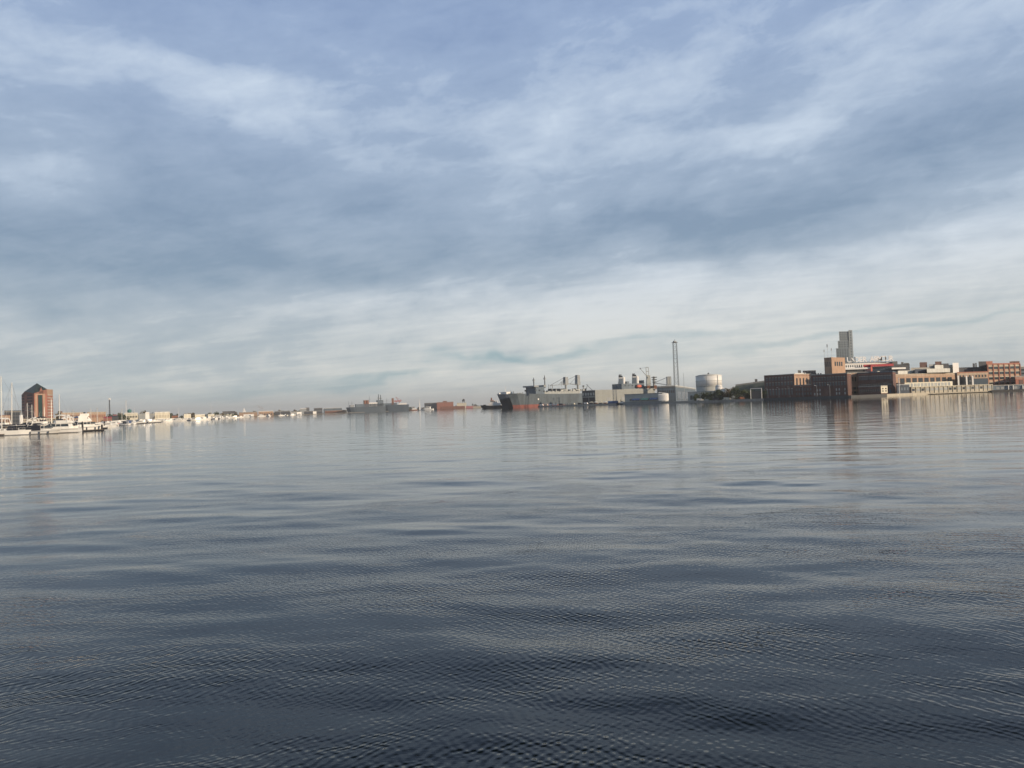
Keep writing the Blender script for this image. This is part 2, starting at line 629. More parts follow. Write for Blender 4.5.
o = facade_strip(QUAY[:4], 1.75, 'quay_wall', M['dark'])
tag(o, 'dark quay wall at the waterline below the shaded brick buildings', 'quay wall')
o = facade_strip(QUAY[3:5], 1.7, 'quay_wall', M['stone'])
tag(o, 'pale stone quay wall under the cream pier shed', 'quay wall')
o = facade_strip(SHORE[-7:], 1.6, 'quay_wall', M['concrete'])
tag(o, 'low grey bulkhead between the moored ships and the white tank', 'quay wall')

# ------------------------------------------------------------------ generic building
CORN = {}
def bldg(name, label, cat, fp, px, py, D, wall, roof=None, z0=1.2, roofh=0.6, group=None, wins=(), z1=None, over=0.3):
    """fp: footprint; height from the pixel (px,py) at D; wins: list of (edge index, kwargs)"""
    c = fp[0]
    ztop = Z(px, py, D) if z1 is None else z1
    cx = sum(p[0] for p in fp) / len(fp)
    cy = sum(p[1] for p in fp) / len(fp)
    t = thing(name, label, cat, (cx, cy, z0), group)
    MB().prism([tuple(p) for p in fp], z0 - 0.6, ztop - roofh).build('wall', wall, t)
    if z0 < 2 and ztop > 9:
        band = [(cx + (p[0] - cx) * 1.006 , cy + (p[1] - cy) * 1.006) for p in fp]
        MB().prism(band, ztop - roofh - 1.1, ztop - roofh - .75).build('cornice', M['stone'] if wall is not M['brick_dark'] else M['brick'], t)
    if roof:
        big = [(cx + (p[0] - cx) * 1.0 + (0.3 if p[0] > cx else -0.3) * over, cy + (p[1] - cy) + (0.3 if p[1] > cy else -0.3) * over) for p in fp]
        MB().prism(big, ztop - roofh + 0.003, ztop).build('roof', roof, t)
    for e, kw in wins:
        a, b = fp[e], fp[(e + 1) % len(fp)]
        kw = dict(kw)
        r0, r1 = kw.pop('z')
        zz0 = z0 + (ztop - roofh - z0) * r0
        zz1 = z0 + (ztop - roofh - z0) * r1
        windows(t, a, b, zz0, zz1, **kw)
    return t


def gable(name, label, cat, fp, zw, zr, wall, roof, z0=1.2, group=None):
    """shed with a pitched roof; ridge parallel to the front wall fp[0]-fp[1]"""
    cx = sum(p[0] for p in fp) / 4
    cy = sum(p[1] for p in fp) / 4
    t = thing(name, label, cat, (cx, cy, z0), group)
    MB().prism([tuple(p) for p in fp], z0 - 0.6, zw).build('wall', wall, t)
    a, b, c, d = [Vector((p[0], p[1])) for p in fp]
    r0, r1 = (a + d) / 2, (b + c) / 2
    zz = zw + 0.003
    v = [(a.x, a.y, zz), (b.x, b.y, zz), (c.x, c.y, zz), (d.x, d.y, zz), (r0.x, r0.y, zr), (r1.x, r1.y, zr)]
    MB().poly(v, [(0, 1, 5, 4), (2, 3, 4, 5), (0, 4, 3), (1, 2, 5), (3, 2, 1, 0)]).build('roof', roof, t)
    return t


# ================================================================== RIGHT: the brick waterfront complex
WG = dict(wf=0.55, hf=0.55)

# dark brick warehouse with a lit end wall
D1 = 640
fp = quad(765, 795, 813, D1, 52)
zt = Z(795, 373.5, D1)
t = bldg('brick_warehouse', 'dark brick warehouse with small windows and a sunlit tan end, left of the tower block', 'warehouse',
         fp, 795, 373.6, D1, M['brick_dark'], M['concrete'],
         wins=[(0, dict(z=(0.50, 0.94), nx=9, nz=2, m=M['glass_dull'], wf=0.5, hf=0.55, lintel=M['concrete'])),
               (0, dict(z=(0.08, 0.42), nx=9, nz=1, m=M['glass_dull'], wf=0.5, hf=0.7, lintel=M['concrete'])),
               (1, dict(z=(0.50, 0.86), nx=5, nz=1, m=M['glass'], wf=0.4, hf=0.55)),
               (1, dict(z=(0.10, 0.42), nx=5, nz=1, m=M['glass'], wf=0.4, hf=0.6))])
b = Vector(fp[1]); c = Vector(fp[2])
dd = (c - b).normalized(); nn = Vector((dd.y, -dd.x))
MB().prism([tuple(b + nn * .08), tuple(c + nn * .08), tuple(c - nn * .2), tuple(b - nn * .2)], 9.0, zt - 0.65).build('end_wall_facing', M['brick_tan'], t)  # tan only higher up: the shadow below is put into the wall colours
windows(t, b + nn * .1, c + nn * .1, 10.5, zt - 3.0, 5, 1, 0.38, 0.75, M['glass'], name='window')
fpb = slab(765.3, D1 + 22, 772.5, D1 + 16, 10)
MB().prism([tuple(p) for p in fpb], zt - 1, Z(768, 375.2, D1 + 18)).build('stair_head', M['brick_dark'], t)
for k, (a_, b_, y_) in enumerate([(799, 802, 370.2), (804, 817, 370.6)]):
    f_ = slab(a_, D1 + 22, b_, D1 + 24, 6)
    MB().prism([tuple(p) for p in f_], zt - 0.3, Z(a_, y_, D1 + 22)).build('rooftop_unit', M['dark'] if k == 0 else M['roof_dark'], t)
f_ = slab(796, D1 + 18, 816, D1 + 26, 14)
MB().prism([tuple(p) for p in f_], zt - 0.4, zt + 0.9).build('white_roof_edge', M['white'], t)

fp = quad(794.6, 813, 815, 596, 40)  # dark wing added in place of the shadow on the lower end wall
t = bldg('shadow_wing', 'added low dark wing standing in for the shadow on the warehouse end wall', 'building', fp, 804, 384.6, 600, M['brick_dark'], M['concrete'],
         wins=[(0, dict(z=(0.12, 0.85), nx=6, nz=2, m=M['glass_dull'], wf=0.5, hf=0.55))])
# tower block: wide dark base, tall stair tower
D2 = 520
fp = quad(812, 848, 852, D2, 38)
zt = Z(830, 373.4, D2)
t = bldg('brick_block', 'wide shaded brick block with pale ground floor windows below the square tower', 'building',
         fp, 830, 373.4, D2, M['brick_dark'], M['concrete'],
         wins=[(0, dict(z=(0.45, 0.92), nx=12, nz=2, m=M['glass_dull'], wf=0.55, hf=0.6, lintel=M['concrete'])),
               (0, dict(z=(0.05, 0.40), nx=12, nz=2, m=M['glass_pale'], wf=0.42, hf=0.62, skip=lambda i, j: i in (3, 4, 5, 6, 7, 10) or (i == 0 and j)))])  # pale pane colour stands in for reflections in the lower windows
f_ = slab(823, D2 + 18, 842, D2 + 4, 8)
for s_ in (816, 818.5, 821):
    q = slab(s_, D2 + 34, s_ + 1.6, D2 + 33, 3)
    MB().prism([tuple(p) for p in q], zt - 0.3, zt + 1.4).build('rooftop_unit', M['roof_dark'], t)

Dt = 545
fp = quad(825.8, 833.2, 846.6, Dt, 50)
t = bldg('brick_tower', 'square brick tower with a sunlit orange side and four dark windows, flags on its roof', 'tower',
         fp, 832, 357.2, Dt, M['brick_tan'], M['brick_tan'], z0=zt - 3, roofh=1.0,
         wins=[(1, dict(z=(0.62, 0.86), nx=4, nz=1, m=M['glass'], wf=0.55, hf=0.9, pad=0.18)),
               (0, dict(z=(0.55, 0.90), nx=3, nz=1, m=M['glass'], wf=0.4, hf=0.7, pad=0.1))])
for i_, (x_, y_) in enumerate([(825.3, 349.5), (828.6, 344), (832.6, 348)]):
    p = G(x_ + 1.2, Dt + 12)
    ztw = Z(832, 357.2, Dt)
    lab = ['short flagpole, left one of three on the square brick tower', 'tallest flagpole with a dark flag in the middle of the brick tower roof',
           'flagpole with a small flag, right one of three on the brick tower'][i_]
    fl = thing('flagpole', lab, 'flagpole', (p.x, p.y, ztw - 0.02), 'flagpoles on the brick tower')
    zt_ = Z(x_, y_, Dt + 12)
    MB().tube((p.x, p.y, ztw - 0.02), (p.x, p.y, zt_), 0.11, 0.07).build('pole', M['alu'], fl)
    h_ = 2.3 if i_ == 1 else 1.7
    v = []
    for a in range(5):
        u = a / 4
        v.append((p.x + 0.1 - u * 0.75, p.y + 0.15 * math.sin(u * 5), zt_ - 0.1 - u * 0.25))
        v.append((p.x + 0.1 - u * 0.75, p.y + 0.15 * math.sin(u * 5 + .4), zt_ - h_ - u * 0.35))
    MB().poly(v, [(2 * a, 2 * a + 1, 2 * a + 3, 2 * a + 2) for a in range(4)]).build('flag', M['navy'] if i_ == 1 else M['grey'], fl)

# upper white storey behind, with the rooftop sign
Du = 640
fp = slab(846, Du, 895, Du + 8, 26)
za, zb = Z(858, 371.5, Du), Z(858, 362.6, Du)
t = bldg('office_building', 'long upper storey with a white window band and red corner below the rooftop sign', 'office building',
         fp, 858, 362.6, Du, M['white'], M['roof_dark'], z0=1.2, roofh=0.5,
         wins=[(0, dict(z=(0.875, 0.955), nx=22, nz=1, m=M['glass'], wf=0.5, hf=0.8, pad=0.01))])
q = slab(846, Du - 6, 872, Du - 5, 5)
MB().prism([tuple(p) for p in q], Z(858, 369.3, Du - 6), Z(858, 367.6, Du - 6)).build('canopy', M['white'], t)
q = slab(846, Du - 4, 866, Du - 3, 3.4)
MB().prism([tuple(p) for p in q], Z(856, 371.8, Du - 4), Z(858, 369.4, Du - 4)).build('shaded_wall', M['dark'], t)
# red surround with dark opening
q = slab(865, Du - 2.0, 872.5, Du - 1.5, 1.2)
MB().prism([tuple(p) for p in q], Z(868, 370, Du), Z(868, 364.6, Du)).build('red_panel', M['red'], t)
q = slab(872, Du - 6.5, 895, Du - 5.5, 5)
MB().prism([tuple(p) for p in q], Z(883, 366.5, Du), Z(883, 364.2, Du)).build('red_fascia', M['red'], t)
q = slab(872, Du - 6.3, 873.6, Du - 6.2, 1.5)
MB().prism([tuple(p) for p in q], Z(872, 371.5, Du), Z(872, 366.6, Du)).build('red_pier', M['orange'], t)
q = slab(873.6, Du - 2.6, 893, Du - 1.8, 1.5)
MB().prism([tuple(p) for p in q], Z(883, 371, Du), Z(883, 366.6, Du)).build('loggia_glass', M['glass_blue'], t)
q = slab(893, Du - 7, 907, Du - 4, 6)
MB().prism([tuple(p) for p in q], Z(900, 369.2, Du), Z(900, 367.6, Du)).build('canopy', M['white'], t)
q = slab(890, Du + 2, 911, Du + 6, 12)
MB().prism([tuple(p) for p in q], 2, Z(900, 364.0, Du)).build('side_wing', M['roof_dark'], t)
for a_, b_, y_ in ((894, 899, 361.3), (902.5, 905, 362), (905.3, 910.5, 363)):
    q = slab(a_, Du + 4, b_, Du + 5, 5)
    MB().prism([tuple(p) for p in q], Z(900, 364.1, Du), Z(a_, y_, Du + 4)).build('rooftop_unit', M['dark'], t)

# rooftop lettering
sg = thing('rooftop_sign', 'row of large white capital letters standing on the roof right of the brick tower', 'sign', tuple(G(846.5, Du + 3, zb)))
word = 'UNDER ARMOUR'
fc = bpy.data.curves.new('letter', 'FONT')
fc.size = 6.3
fc.extrude = 0.25
fc.offset = 0.13
xs, xe = 848.6, 894.5
step = (xe - xs) / len(word)
for i_, ch in enumerate(word):
    if ch == ' ': continue
    fc.body = ch
    fc.align_x = 'CENTER'
    to = bpy.data.objects.new('letter_tmp', fc)
    COL.objects.link(to)
    bpy.context.view_layer.update()
    me = bpy.data.meshes.new_from_object(to.evaluated_get(bpy.context.evaluated_depsgraph_get()))
    bpy.data.objects.remove(to)
    for v in me.vertices:
        co = v.co.copy()
        v.co = Vector((co.x * 0.98, -co.z, co.y))
    me.materials.clear()
    me.materials.append(M['sign_white'])
    o = bpy.data.objects.new('letter', me)
    COL.objects.link(o)
    o.parent = sg
    o.location = G(xs + step * (i_ + 0.5) + 0.3, Du + 3.5, Z(858, 361.9, Du) + 0.1 + (i_ * 0.0)) - Vector(ORG[sg.name])
q = MB()
pa, pb = G(xs, Du + 4.2), G(xe, Du + 4.2)
zl = Z(858, 361.9, Du)
q.tube((pa.x, pa.y, zl), (pb.x, pb.y, zl), 0.12)
for i_ in range(13):
    p = pa.lerp(pb, i_ / 12)
    q.tube((p.x, p.y, zb - 0.1), (p.x, p.y, zl + 2.4), 0.07)
q.build('support_frame', M['grey'], sg)

# lit tan wall and dark block in front
D3 = 520
fp = slab(848.5, D3 + 16, 869, D3 + 20, 12)
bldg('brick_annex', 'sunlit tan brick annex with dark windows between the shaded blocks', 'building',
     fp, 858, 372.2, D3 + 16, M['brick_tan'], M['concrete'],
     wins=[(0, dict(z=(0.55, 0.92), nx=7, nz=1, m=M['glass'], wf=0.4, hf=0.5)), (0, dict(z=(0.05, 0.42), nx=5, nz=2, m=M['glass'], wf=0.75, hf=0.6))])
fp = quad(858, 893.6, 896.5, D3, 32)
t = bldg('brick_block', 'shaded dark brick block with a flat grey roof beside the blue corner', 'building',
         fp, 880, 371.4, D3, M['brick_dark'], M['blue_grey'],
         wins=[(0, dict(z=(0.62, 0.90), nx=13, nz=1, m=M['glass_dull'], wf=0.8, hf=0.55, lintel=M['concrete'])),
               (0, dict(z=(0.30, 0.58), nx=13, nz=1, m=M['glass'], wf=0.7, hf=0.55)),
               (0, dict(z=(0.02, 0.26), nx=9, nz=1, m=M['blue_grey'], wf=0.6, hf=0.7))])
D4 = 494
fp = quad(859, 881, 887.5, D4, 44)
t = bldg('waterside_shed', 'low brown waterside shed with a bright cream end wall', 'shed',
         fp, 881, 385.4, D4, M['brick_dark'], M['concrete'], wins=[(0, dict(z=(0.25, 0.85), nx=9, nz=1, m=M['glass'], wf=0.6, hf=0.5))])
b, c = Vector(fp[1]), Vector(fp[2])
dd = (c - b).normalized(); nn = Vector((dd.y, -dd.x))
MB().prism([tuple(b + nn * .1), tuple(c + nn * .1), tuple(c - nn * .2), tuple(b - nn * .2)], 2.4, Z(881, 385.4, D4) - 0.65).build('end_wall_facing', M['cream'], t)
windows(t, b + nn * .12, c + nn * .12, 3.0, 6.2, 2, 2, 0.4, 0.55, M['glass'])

# long sunlit workshop
D5 = 560
fp = slab(894.5, D5 - 6, 958, D5 + 22, 30)
t = bldg('brick_workshop', 'long sunlit brick workshop with tall grey windows and white stepped roofs', 'workshop',
         fp, 925, 373.2, D5, M['brick_tan'], M['stone'],
         wins=[(0, dict(z=(0.48, 0.83), nx=9, nz=1, m=M['glass'], wf=0.72, hf=0.9, pad=0.08))])
for a_, b_, y0_, y1_, dd_ in ((899, 916, 371.3, 369.6, 2), (916, 928, 371.5, 368.6, 4), (928, 951, 371, 368.6, 3)):
    q = slab(a_, D5 + dd_ + 3, b_, D5 + dd_ + 11, 20)
    zz0, zz1 = Z(925, y0_, D5) , Z(925, y1_, D5)
    MB().prism([tuple(p) for p in q], zz0 - 1.2, zz1).build('roof_step', M['roof_light'] if a_ != 916 else M['navy'], t)
q = slab(912, D5 + 20, 958, D5 + 34, 10)
MB().prism([tuple(p) for p in q], 8, Z(930, 367.2, D5 + 24)).build('upper_roof', M['concrete'], t)
q = slab(936, D5 + 24, 960, D5 + 36, 12)
MB().prism([tuple(p) for p in q], 8, Z(945, 364.8, D5 + 28)).build('upper_roof', M['roof_light'], t)
for a_, b_, y_, mm in ((921, 928.5, 362.3, 'brick_dark'), (930, 937, 364.4, 'grey'), (936.5, 943, 361.5, 'brick_dark'), (943, 950, 363.6, 'roof_dark'), (954, 960, 362.8, 'white')):
    q = slab(a_, D5 + 28, b_, D5 + 29, 6)
    MB().prism([tuple(p) for p in q], 12, Z(a_, y_, D5 + 28)).build('rooftop_unit', M[mm], t)

# blue corner building
fp = slab(897, D5 - 46, 909.5, D5 - 40, 10)
t = bldg('harbour_store', 'dark blue store with a white pole beside the cream pier shed', 'shed', fp, 903, 384.2, D5 - 43, M['navy'], M['grey'],
         wins=[(0, dict(z=(0.35, 0.8), nx=4, nz=1, m=M['blue_grey'], wf=0.6, hf=0.7))])
p = G(899.4, D5 - 48)
pl = MB().tube((p.x, p.y, 1.2), (p.x, p.y, Z(899, 377.5, D5 - 48)), 0.35, 0.25).build('pole', M['white'])
pl['label'] = 'short white pole standing by the dark blue store'; pl['category'] = 'pole'
pl.location = (0, 0, 0)

# cream pier shed: two levels with bays
def pier_shed():
    Dp = 556
    a, b = G(911, 530), G(992, 560)
    t = thing('pier_shed', 'long cream pier shed at the water with broken dark panes and a glazed upper gallery', 'pier shed', tuple((a + b) / 2))
    d = (b - a).normalized().xy
    n = Vector((-d.y, d.x))
    z1 = Z(950, 386.0, 545)
    f = [a.xy, b.xy, b.xy + n * 14, a.xy + n * 14]
    MB().prism([tuple(p) for p in f], 1.2, z1).build('lower_wall', M['stone'], t)
    f = [a.xy + n * 5, a.xy.lerp(b.xy, 0.58) + n * 5, a.xy.lerp(b.xy, 0.58) + n * 13, a.xy + n * 13]
    z2 = Z(930, 381.9, 545)
    MB().prism([tuple(p) for p in f], z1 - 0.2, z2).build('upper_gallery', M['cream'], t)
    windows(t, f[0], f[1], z1 + 0.2, z2 - 0.5, 13, 1, 0.7, 0.8, M['glass_pale'], name='gallery_window')
    N = 18
    for i in range(N + 1):
        p = a.lerp(b, i / N)
        MB().box((p.x - n.x * .3, p.y - n.y * .3, (1.2 + z1) / 2), (0.32, 0.6, z1 - 1.2), math.atan2(d.y, d.x)).build('pilaster', M['cream'], t)
    for i in range(N):
        p = a.lerp(b, (i + 0.5) / N)
        mm = M['glass'] if i in (0, 2, 8, 9, 11, 13, 15) else M['glass_pale']
        MB().box((p.x, p.y, 1.2 + (z1 - 1.2) * 0.58), (2.3 if mm is M['glass'] else 2.7, 0.35, (z1 - 1.2) * 0.38), math.atan2(d.y, d.x)).build('window', mm, t)
    q = [a.xy - n * 0.8, b.xy - n * 0.8, b.xy + n * 14.5, a.xy + n * 14.5]
    MB().prism([tuple(p) for p in q], z1 + 0.003, z1 + 0.35).build('roof', M['cream'], t)
    q = [a.xy - n * 2.0, b.xy - n * 2.0, b.xy + n * 0.0, a.xy + n * 0.0]
    MB().prism([tuple(p) for p in q], 0.5, 1.15).build('apron', M['stone'], t)
pier_shed()

# dark sawtooth roof hall and low brick range
fp = slab(957, 600, 989, 612, 30)
t = bldg('factory_hall', 'factory hall with a long dark roof between the workshop and the big brick block', 'factory',
         fp, 975, 367.0, 604, M['blue_grey'], M['roof_dark'], roofh=2.2)
for a_, b_, y_ in ((974, 976, 363.3), (976.5, 978, 362.9), (980, 988, 361.5)):
    q = slab(a_, 612, b_, 613, 6)
    MB().prism([tuple(p) for p in q], 14, Z(a_, y_, 612)).build('rooftop_unit', M['roof_dark'], t)
q = slab(957, 596, 974, 600, 3)
MB().prism([tuple(p) for p in q], 1.2, Z(960, 368.2, 598)).build('lower_bay', M['roof_dark'], t)
fp = slab(958, 580, 989, 588, 16)
t = bldg('brick_range', 'low sunlit brick range with six small windows above a dark opening', 'building',
         fp, 975, 371.6, 584, M['brick_tan'], M['brick_red'],
         wins=[(0, dict(z=(0.66, 0.94), nx=9, nz=1, m=M['glass'], wf=0.45, hf=0.45, lintel=M['stone'], sill=True))])
q = slab(973.5, 579, 988.5, 583, 1.2)
MB().prism([tuple(p) for p in q], 1.25, Z(980, 378.4, 580)).build('dark_opening', M['glass_blue'], t)
for x_ in (959, 967.2, 973.3):
    q = slab(x_ - 0.8, 573, x_ + 0.8, 573, 1.5)
    MB().prism([tuple(p) for p in q], 1.25, Z(x_, 375.6, 574)).build('white_column', M['white'], t)
q = slab(959.9, 576, 972.3, 577, 1.2)
MB().prism([tuple(p) for p in q], 1.25, Z(965, 376.8, 575)).build('dark_bay', M['glass'], t)

# big brick block with six bays
Db = 590
fp = slab(988, Db, 1021.3, Db + 14, 26)
t = bldg('brick_block', 'tall sunlit brick block with six bays of wide windows, at the far right', 'building',
         fp, 1003, 363.0, Db + 5, M['brick_tan'], M['brick_red'], roofh=1.0,
         wins=[(0, dict(z=(0.16, 0.97), nx=6, nz=4, m=M['glass'], wf=0.72, hf=0.46, lintel=M['stone'], pad=0.015))])
a_, b_ = Vector(fp[0]), Vector(fp[1])
zt_ = Z(1003, 363.0, Db + 5)
for i_ in range(7):
    p = a_.lerp(b_, 0.015 + 0.97 * i_ / 6)
    MB().box((p.x, p.y - 0.25, (zt_ + 1.2) / 2 - 0.4), (0.8, 0.9, zt_ - 2.2)).build('pilaster', M['brick_red'], t)
q = slab(987.5, Db + 2, 994, Db + 4, 8)
MB().prism([tuple(p) for p in q], zt_ - 1, Z(990, 361.0, Db)).build('stair_head', M['brick_red'], t)
q = slab(1011, Db + 14, 1021, Db + 16, 8)
MB().prism([tuple(p) for p in q], zt_ - 1, Z(1015, 361.2, Db + 14)).build('stair_head', M['brick_dark'], t)
fp = slab(1016, Db - 8, 1060, Db, 18)
bldg('brick_annex', 'low red brick annex at the right edge in front of the big brick block', 'building', fp, 1022, 376.0, Db - 6, M['brick_red'], M['concrete'],
     wins=[(0, dict(z=(0.3, 0.8), nx=6, nz=1, m=M['brick_dark'], wf=0.6, hf=0.8))])
fp = slab(1020.5, Db + 30, 1050, Db + 30, 18)
bldg('office_building', 'grey office block rising behind the low red annex at the right edge', 'building', fp, 1022, 366.3, Db + 30, M['blue_grey'], M['roof_light'],
     wins=[(0, dict(z=(0.3, 0.95), nx=6, nz=4, m=M['glass'], wf=0.7, hf=0.45))])
fp = slab(992.5, 562, 1070, 562, 15)
t = bldg('boat_house', 'low blue grey boat house with white door frames on the dark quay, far right', 'shed', fp, 1008, 384.6, 562, M['blue_grey'], M['concrete'], z0=1.2,
         wins=[(0, dict(z=(0.15, 0.8), nx=16, nz=1, m=M['grey'], wf=0.7, hf=0.8)), ])
for x_ in (1008.6, 1013.4, 1023):
    q = slab(x_ - 0.35, 560.8, x_ + 0.35, 560.8, 1)
    MB().prism([tuple(p) for p in q], 1.25, Z(x_, 385.2, 561)).build('door_frame', M['white'], t)
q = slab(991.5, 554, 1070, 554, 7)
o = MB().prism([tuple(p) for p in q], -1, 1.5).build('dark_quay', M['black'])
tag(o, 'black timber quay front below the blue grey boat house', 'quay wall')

# distant apartment tower with stepped top
Ds = 1100
S_ = thing('apartment_tower', 'tall grey glass apartment tower with a stepped left side, far behind the brick tower', 'tower', tuple(G(845, Ds)))
steps = [(835.8, 848.6), (838.0, 341.0), (840.0, 333.4)]
def towerbox(x0, x1, y, Da, depth, nm, mm):
    q = slab(x0, Da, x1, Da + 3, depth)
    MB().prism([tuple(p) for p in q], 1.2, Z((x0 + x1) / 2, y, Da)).build(nm, mm, S_)
    return q
qa = towerbox(838.2, 851.6, 348.0, Ds, 24, 'lower_block', M['slate'])
qb = towerbox(840.4, 851.6, 340.6, Ds + .6, 22, 'middle_block', M['slate'])
qc = towerbox(842.0, 851.6, 331.2, Ds + 1.2, 20, 'upper_block', M['slate'])
qd = towerbox(851.6, 855.4, 329.8, Ds + 3, 26, 'service_core', M['slate'])
windows(S_, qa[0], qa[1], 50, Z(845, 348.4, Ds), 5, 9, 0.55, 0.5, M['glass_blue'], proud=0.2)
windows(S_, qb[0], qb[1], Z(845, 347.6, Ds), Z(845, 341, Ds), 4, 3, 0.55, 0.5, M['glass_blue'], proud=0.2)
windows(S_, qc[0], qc[1], Z(845, 340.2, Ds), Z(845, 331.6, Ds), 4, 5, 0.62, 0.55, M['glass_blue'], proud=0.2)
windows(S_, qd[0], qd[1], 30, Z(852, 330.5, Ds), 1, 16, 0.35, 0.5, M['glass_blue'], proud=0.2)

# shallow roofs behind trees, left of the brick warehouse
fp = slab(736, 700, 768, 690, 30)
cx, cy = sum(p[0] for p in fp) / 4, sum(p[1] for p in fp) / 4
t = thing('storage_hall', 'grey green storage hall with a long sloping roof behind the trees', 'warehouse', (cx, cy, 1.2))
zz = [Z(736, 384.5, 700), Z(768, 380.2, 690)]
MB().prism([tuple(p) for p in fp], 0.8, [zz[0] - 1.4, zz[1] - 1.4, zz[1] - 1.4, zz[0] - 1.4]).build('wall', mat('grey_green_wall', (0.13, 0.16, 0.145), 0.8), t)
MB().poly([(p[0], p[1], (zz + zz[::-1])[i] - 1.39) for i, p in enumerate(fp)] + [(p[0], p[1], (zz + zz[::-1])[i]) for i, p in enumerate(fp)],
          [(3, 2, 1, 0), (4, 5, 6, 7), (0, 1, 5, 4), (1, 2, 6, 5), (2, 3, 7, 6), (3, 0, 4, 7)]).build('roof', M['concrete'], t)
q = slab(755.6, 696, 758.2, 696, 4)
MB().prism([tuple(p) for p in q], zz[1] - 3, Z(757, 379.0, 696)).build('roof_vent', M['roof_dark'], t)

# white portal frame
gp = thing('portal_frame', 'white steel portal frame on the quay beside the brick warehouse', 'gantry', tuple(G(756, 600, 1.3)))
z_ = Z(756, 388.6, 600)
q = MB()
a_, b_ = G(750.8, 600), G(761.8, 596)
for p in (a_, b_):
    MB().tube((p.x, p.y, 1.3), (p.x, p.y, z_), 0.25).build('post', M['white'], gp)
MB().tube((a_.x - .2, a_.y, z_), (b_.x + .2, b_.y, z_), 0.28).build('beam', M['white'], gp)
o = MB().prism([tuple(p) for p in slab(751.6, 603, 761.4, 600, 5)], 1.2, Z(756, 391.2, 602)).build('quay_hut', M['roof_dark'])
tag(o, 'small dark hut behind the white portal frame', 'hut')

rq = random.Random(21)
def lamp_post(px, D, h, label, group):
    p = G(px, D, 1.3)
    t = thing('lamp_post', label, 'lamp post', tuple(p), group, local=True)
    MB().tube((0, 0, -.1), (0, 0, h), .13, .08).build('pole', M['grey'], t)
    MB().tube((0, 0, h), (-1.1, -.3, h + .25), .07).build('arm', M['grey'], t)
    MB().box((-1.3, -.35, h + .22), (.8, .35, .18)).build('head', M['white'], t)
    return t
l0 = lamp_post(768, 583, 8, 'grey lamp post on the quay in front of the dark brick warehouse', 'lamp posts on the brick complex quay')
for px_, D_ in ((779, 566), (790, 552), (803, 538), (817, 522), (830, 506)):
    o = copy_tree(l0)
    o.location = tuple(G(px_, D_, 1.3))
    o['label'] = l0['label'] if px_ < 800 else 'grey lamp post on the quay in front of the wide shaded brick block'
for px_, D_ in ((912, 518), (930, 534), (950, 548), (972, 551)):
    o = copy_tree(l0)
    o.location = tuple(G(px_, D_ - 4, .7))
    o['label'] = 'grey lamp post at the waterside of the cream pier shed'
    o['group'] = 'lamp posts by the cream pier shed'

# ================================================================== CENTRE: tank, tower, ships
# white storage tank with a wider lower ring
DT = 720
pc = G(709.5, DT)
rT = (722 - 697) / 2 / F * DT
t = thing('storage_tank', 'big round white storage tank with a shallow dome roof, right of the lattice tower', 'storage tank', (pc.x, pc.y, 1.2))
zt = Z(709, 375.6, DT)
zm = Z(709, 386.0, DT)
MB().lathe((pc.x, pc.y, 0), [(rT, 1.0), (rT, zm)], 40).build('lower_shell', M['pale_grey'], t, True)  # greyer than the upper shell: shade on the lower band put into the colour
MB().lathe((pc.x, pc.y, 0), [(rT + .15, zm), (rT + .15, zt)], 40).build('upper_shell', M['white'], t, True)
MB().lathe((pc.x, pc.y, 0), [(rT, zt), (rT * .8, zt + .75), (rT * .4, zt + 1.3), (0.4, zt + 1.5)], 40).build('dome_roof', M['roof_light'], t, True)
for zz_ in (zm, (zm + zt) / 2, zt):
    MB().lathe((pc.x, pc.y, 0), [(rT + .16, zz_ - .3), (rT + .45, zz_ - .3), (rT + .45, zz_), (rT + .16, zz_)], 40).build('ring_girder', M['pale_grey'] if zz_ != zt else M['white'], t)
MB().lathe((pc.x, pc.y, 0), [(.8, zt + 1.2), (.8, zt + 2.4), (.3, zt + 2.8)], 12).build('roof_vent', M['dark'], t)
for k_ in range(2):
    a = -2.0 + k_ * .9
    MB().box((pc.x + math.cos(a) * (rT + .5), pc.y + math.sin(a) * (rT + .5), (zt + 1) / 2), (.22, .3, zt - 1), a).build('ladder', M['grey'], t)
# small white rounded silos at its right foot
for k_, (x_, y_, r_, lab) in enumerate([(719.3, 384.6, 3.2, 'white domed silo leaning close against the right side of the big tank'),
                                        (722.8, 387.6, 2.4, 'shorter white domed silo behind the dark trees right of the big tank')]):
    p = G(x_, 690)
    z_ = Z(x_, y_, 690)
    s_ = thing('silo', lab, 'silo', (p.x, p.y, 1.2))
    MB().lathe((p.x, p.y, 0), [(r_, 1.1), (r_, z_ - r_ * .6)], 20).build('shell', M['white'], s_, True)
    MB().lathe((p.x, p.y, 0), [(r_ * 1.02, z_ - r_ * .6), (r_ * .8, z_ - r_ * .2), (r_ * .4, z_ - .1), (.1, z_)], 20).build('dome', M['white'], s_, True)

# blue grey shed in front of the tower
fp = quad(657.5, 676, 696, 800, 18)
t = bldg('dockside_shed', 'long blue grey dockside shed with stained walls at the foot of the lattice tower', 'warehouse', fp, 676, 385.2, 800, M['blue_grey'], M['roof_light'], roofh=0.7,
         wins=[(0, dict(z=(0.5, 0.8), nx=8, nz=1, m=M['dark'], wf=0.5, hf=0.6)), (1, dict(z=(0.05, 0.7), nx=5, nz=1, m=M['glass_blue'], wf=0.75, hf=0.9))])
fp = slab(688, 705, 722, 690, 9)
bldg('wall_building', 'low pale blue building in front of the big white tank', 'building', fp, 705, 391.2, 700, M['pale_grey'], M['grey'], roofh=.5,
     wins=[(0, dict(z=(0.1, 0.7), nx=8, nz=1, m=M['glass_blue'], wf=0.5, hf=0.8))])

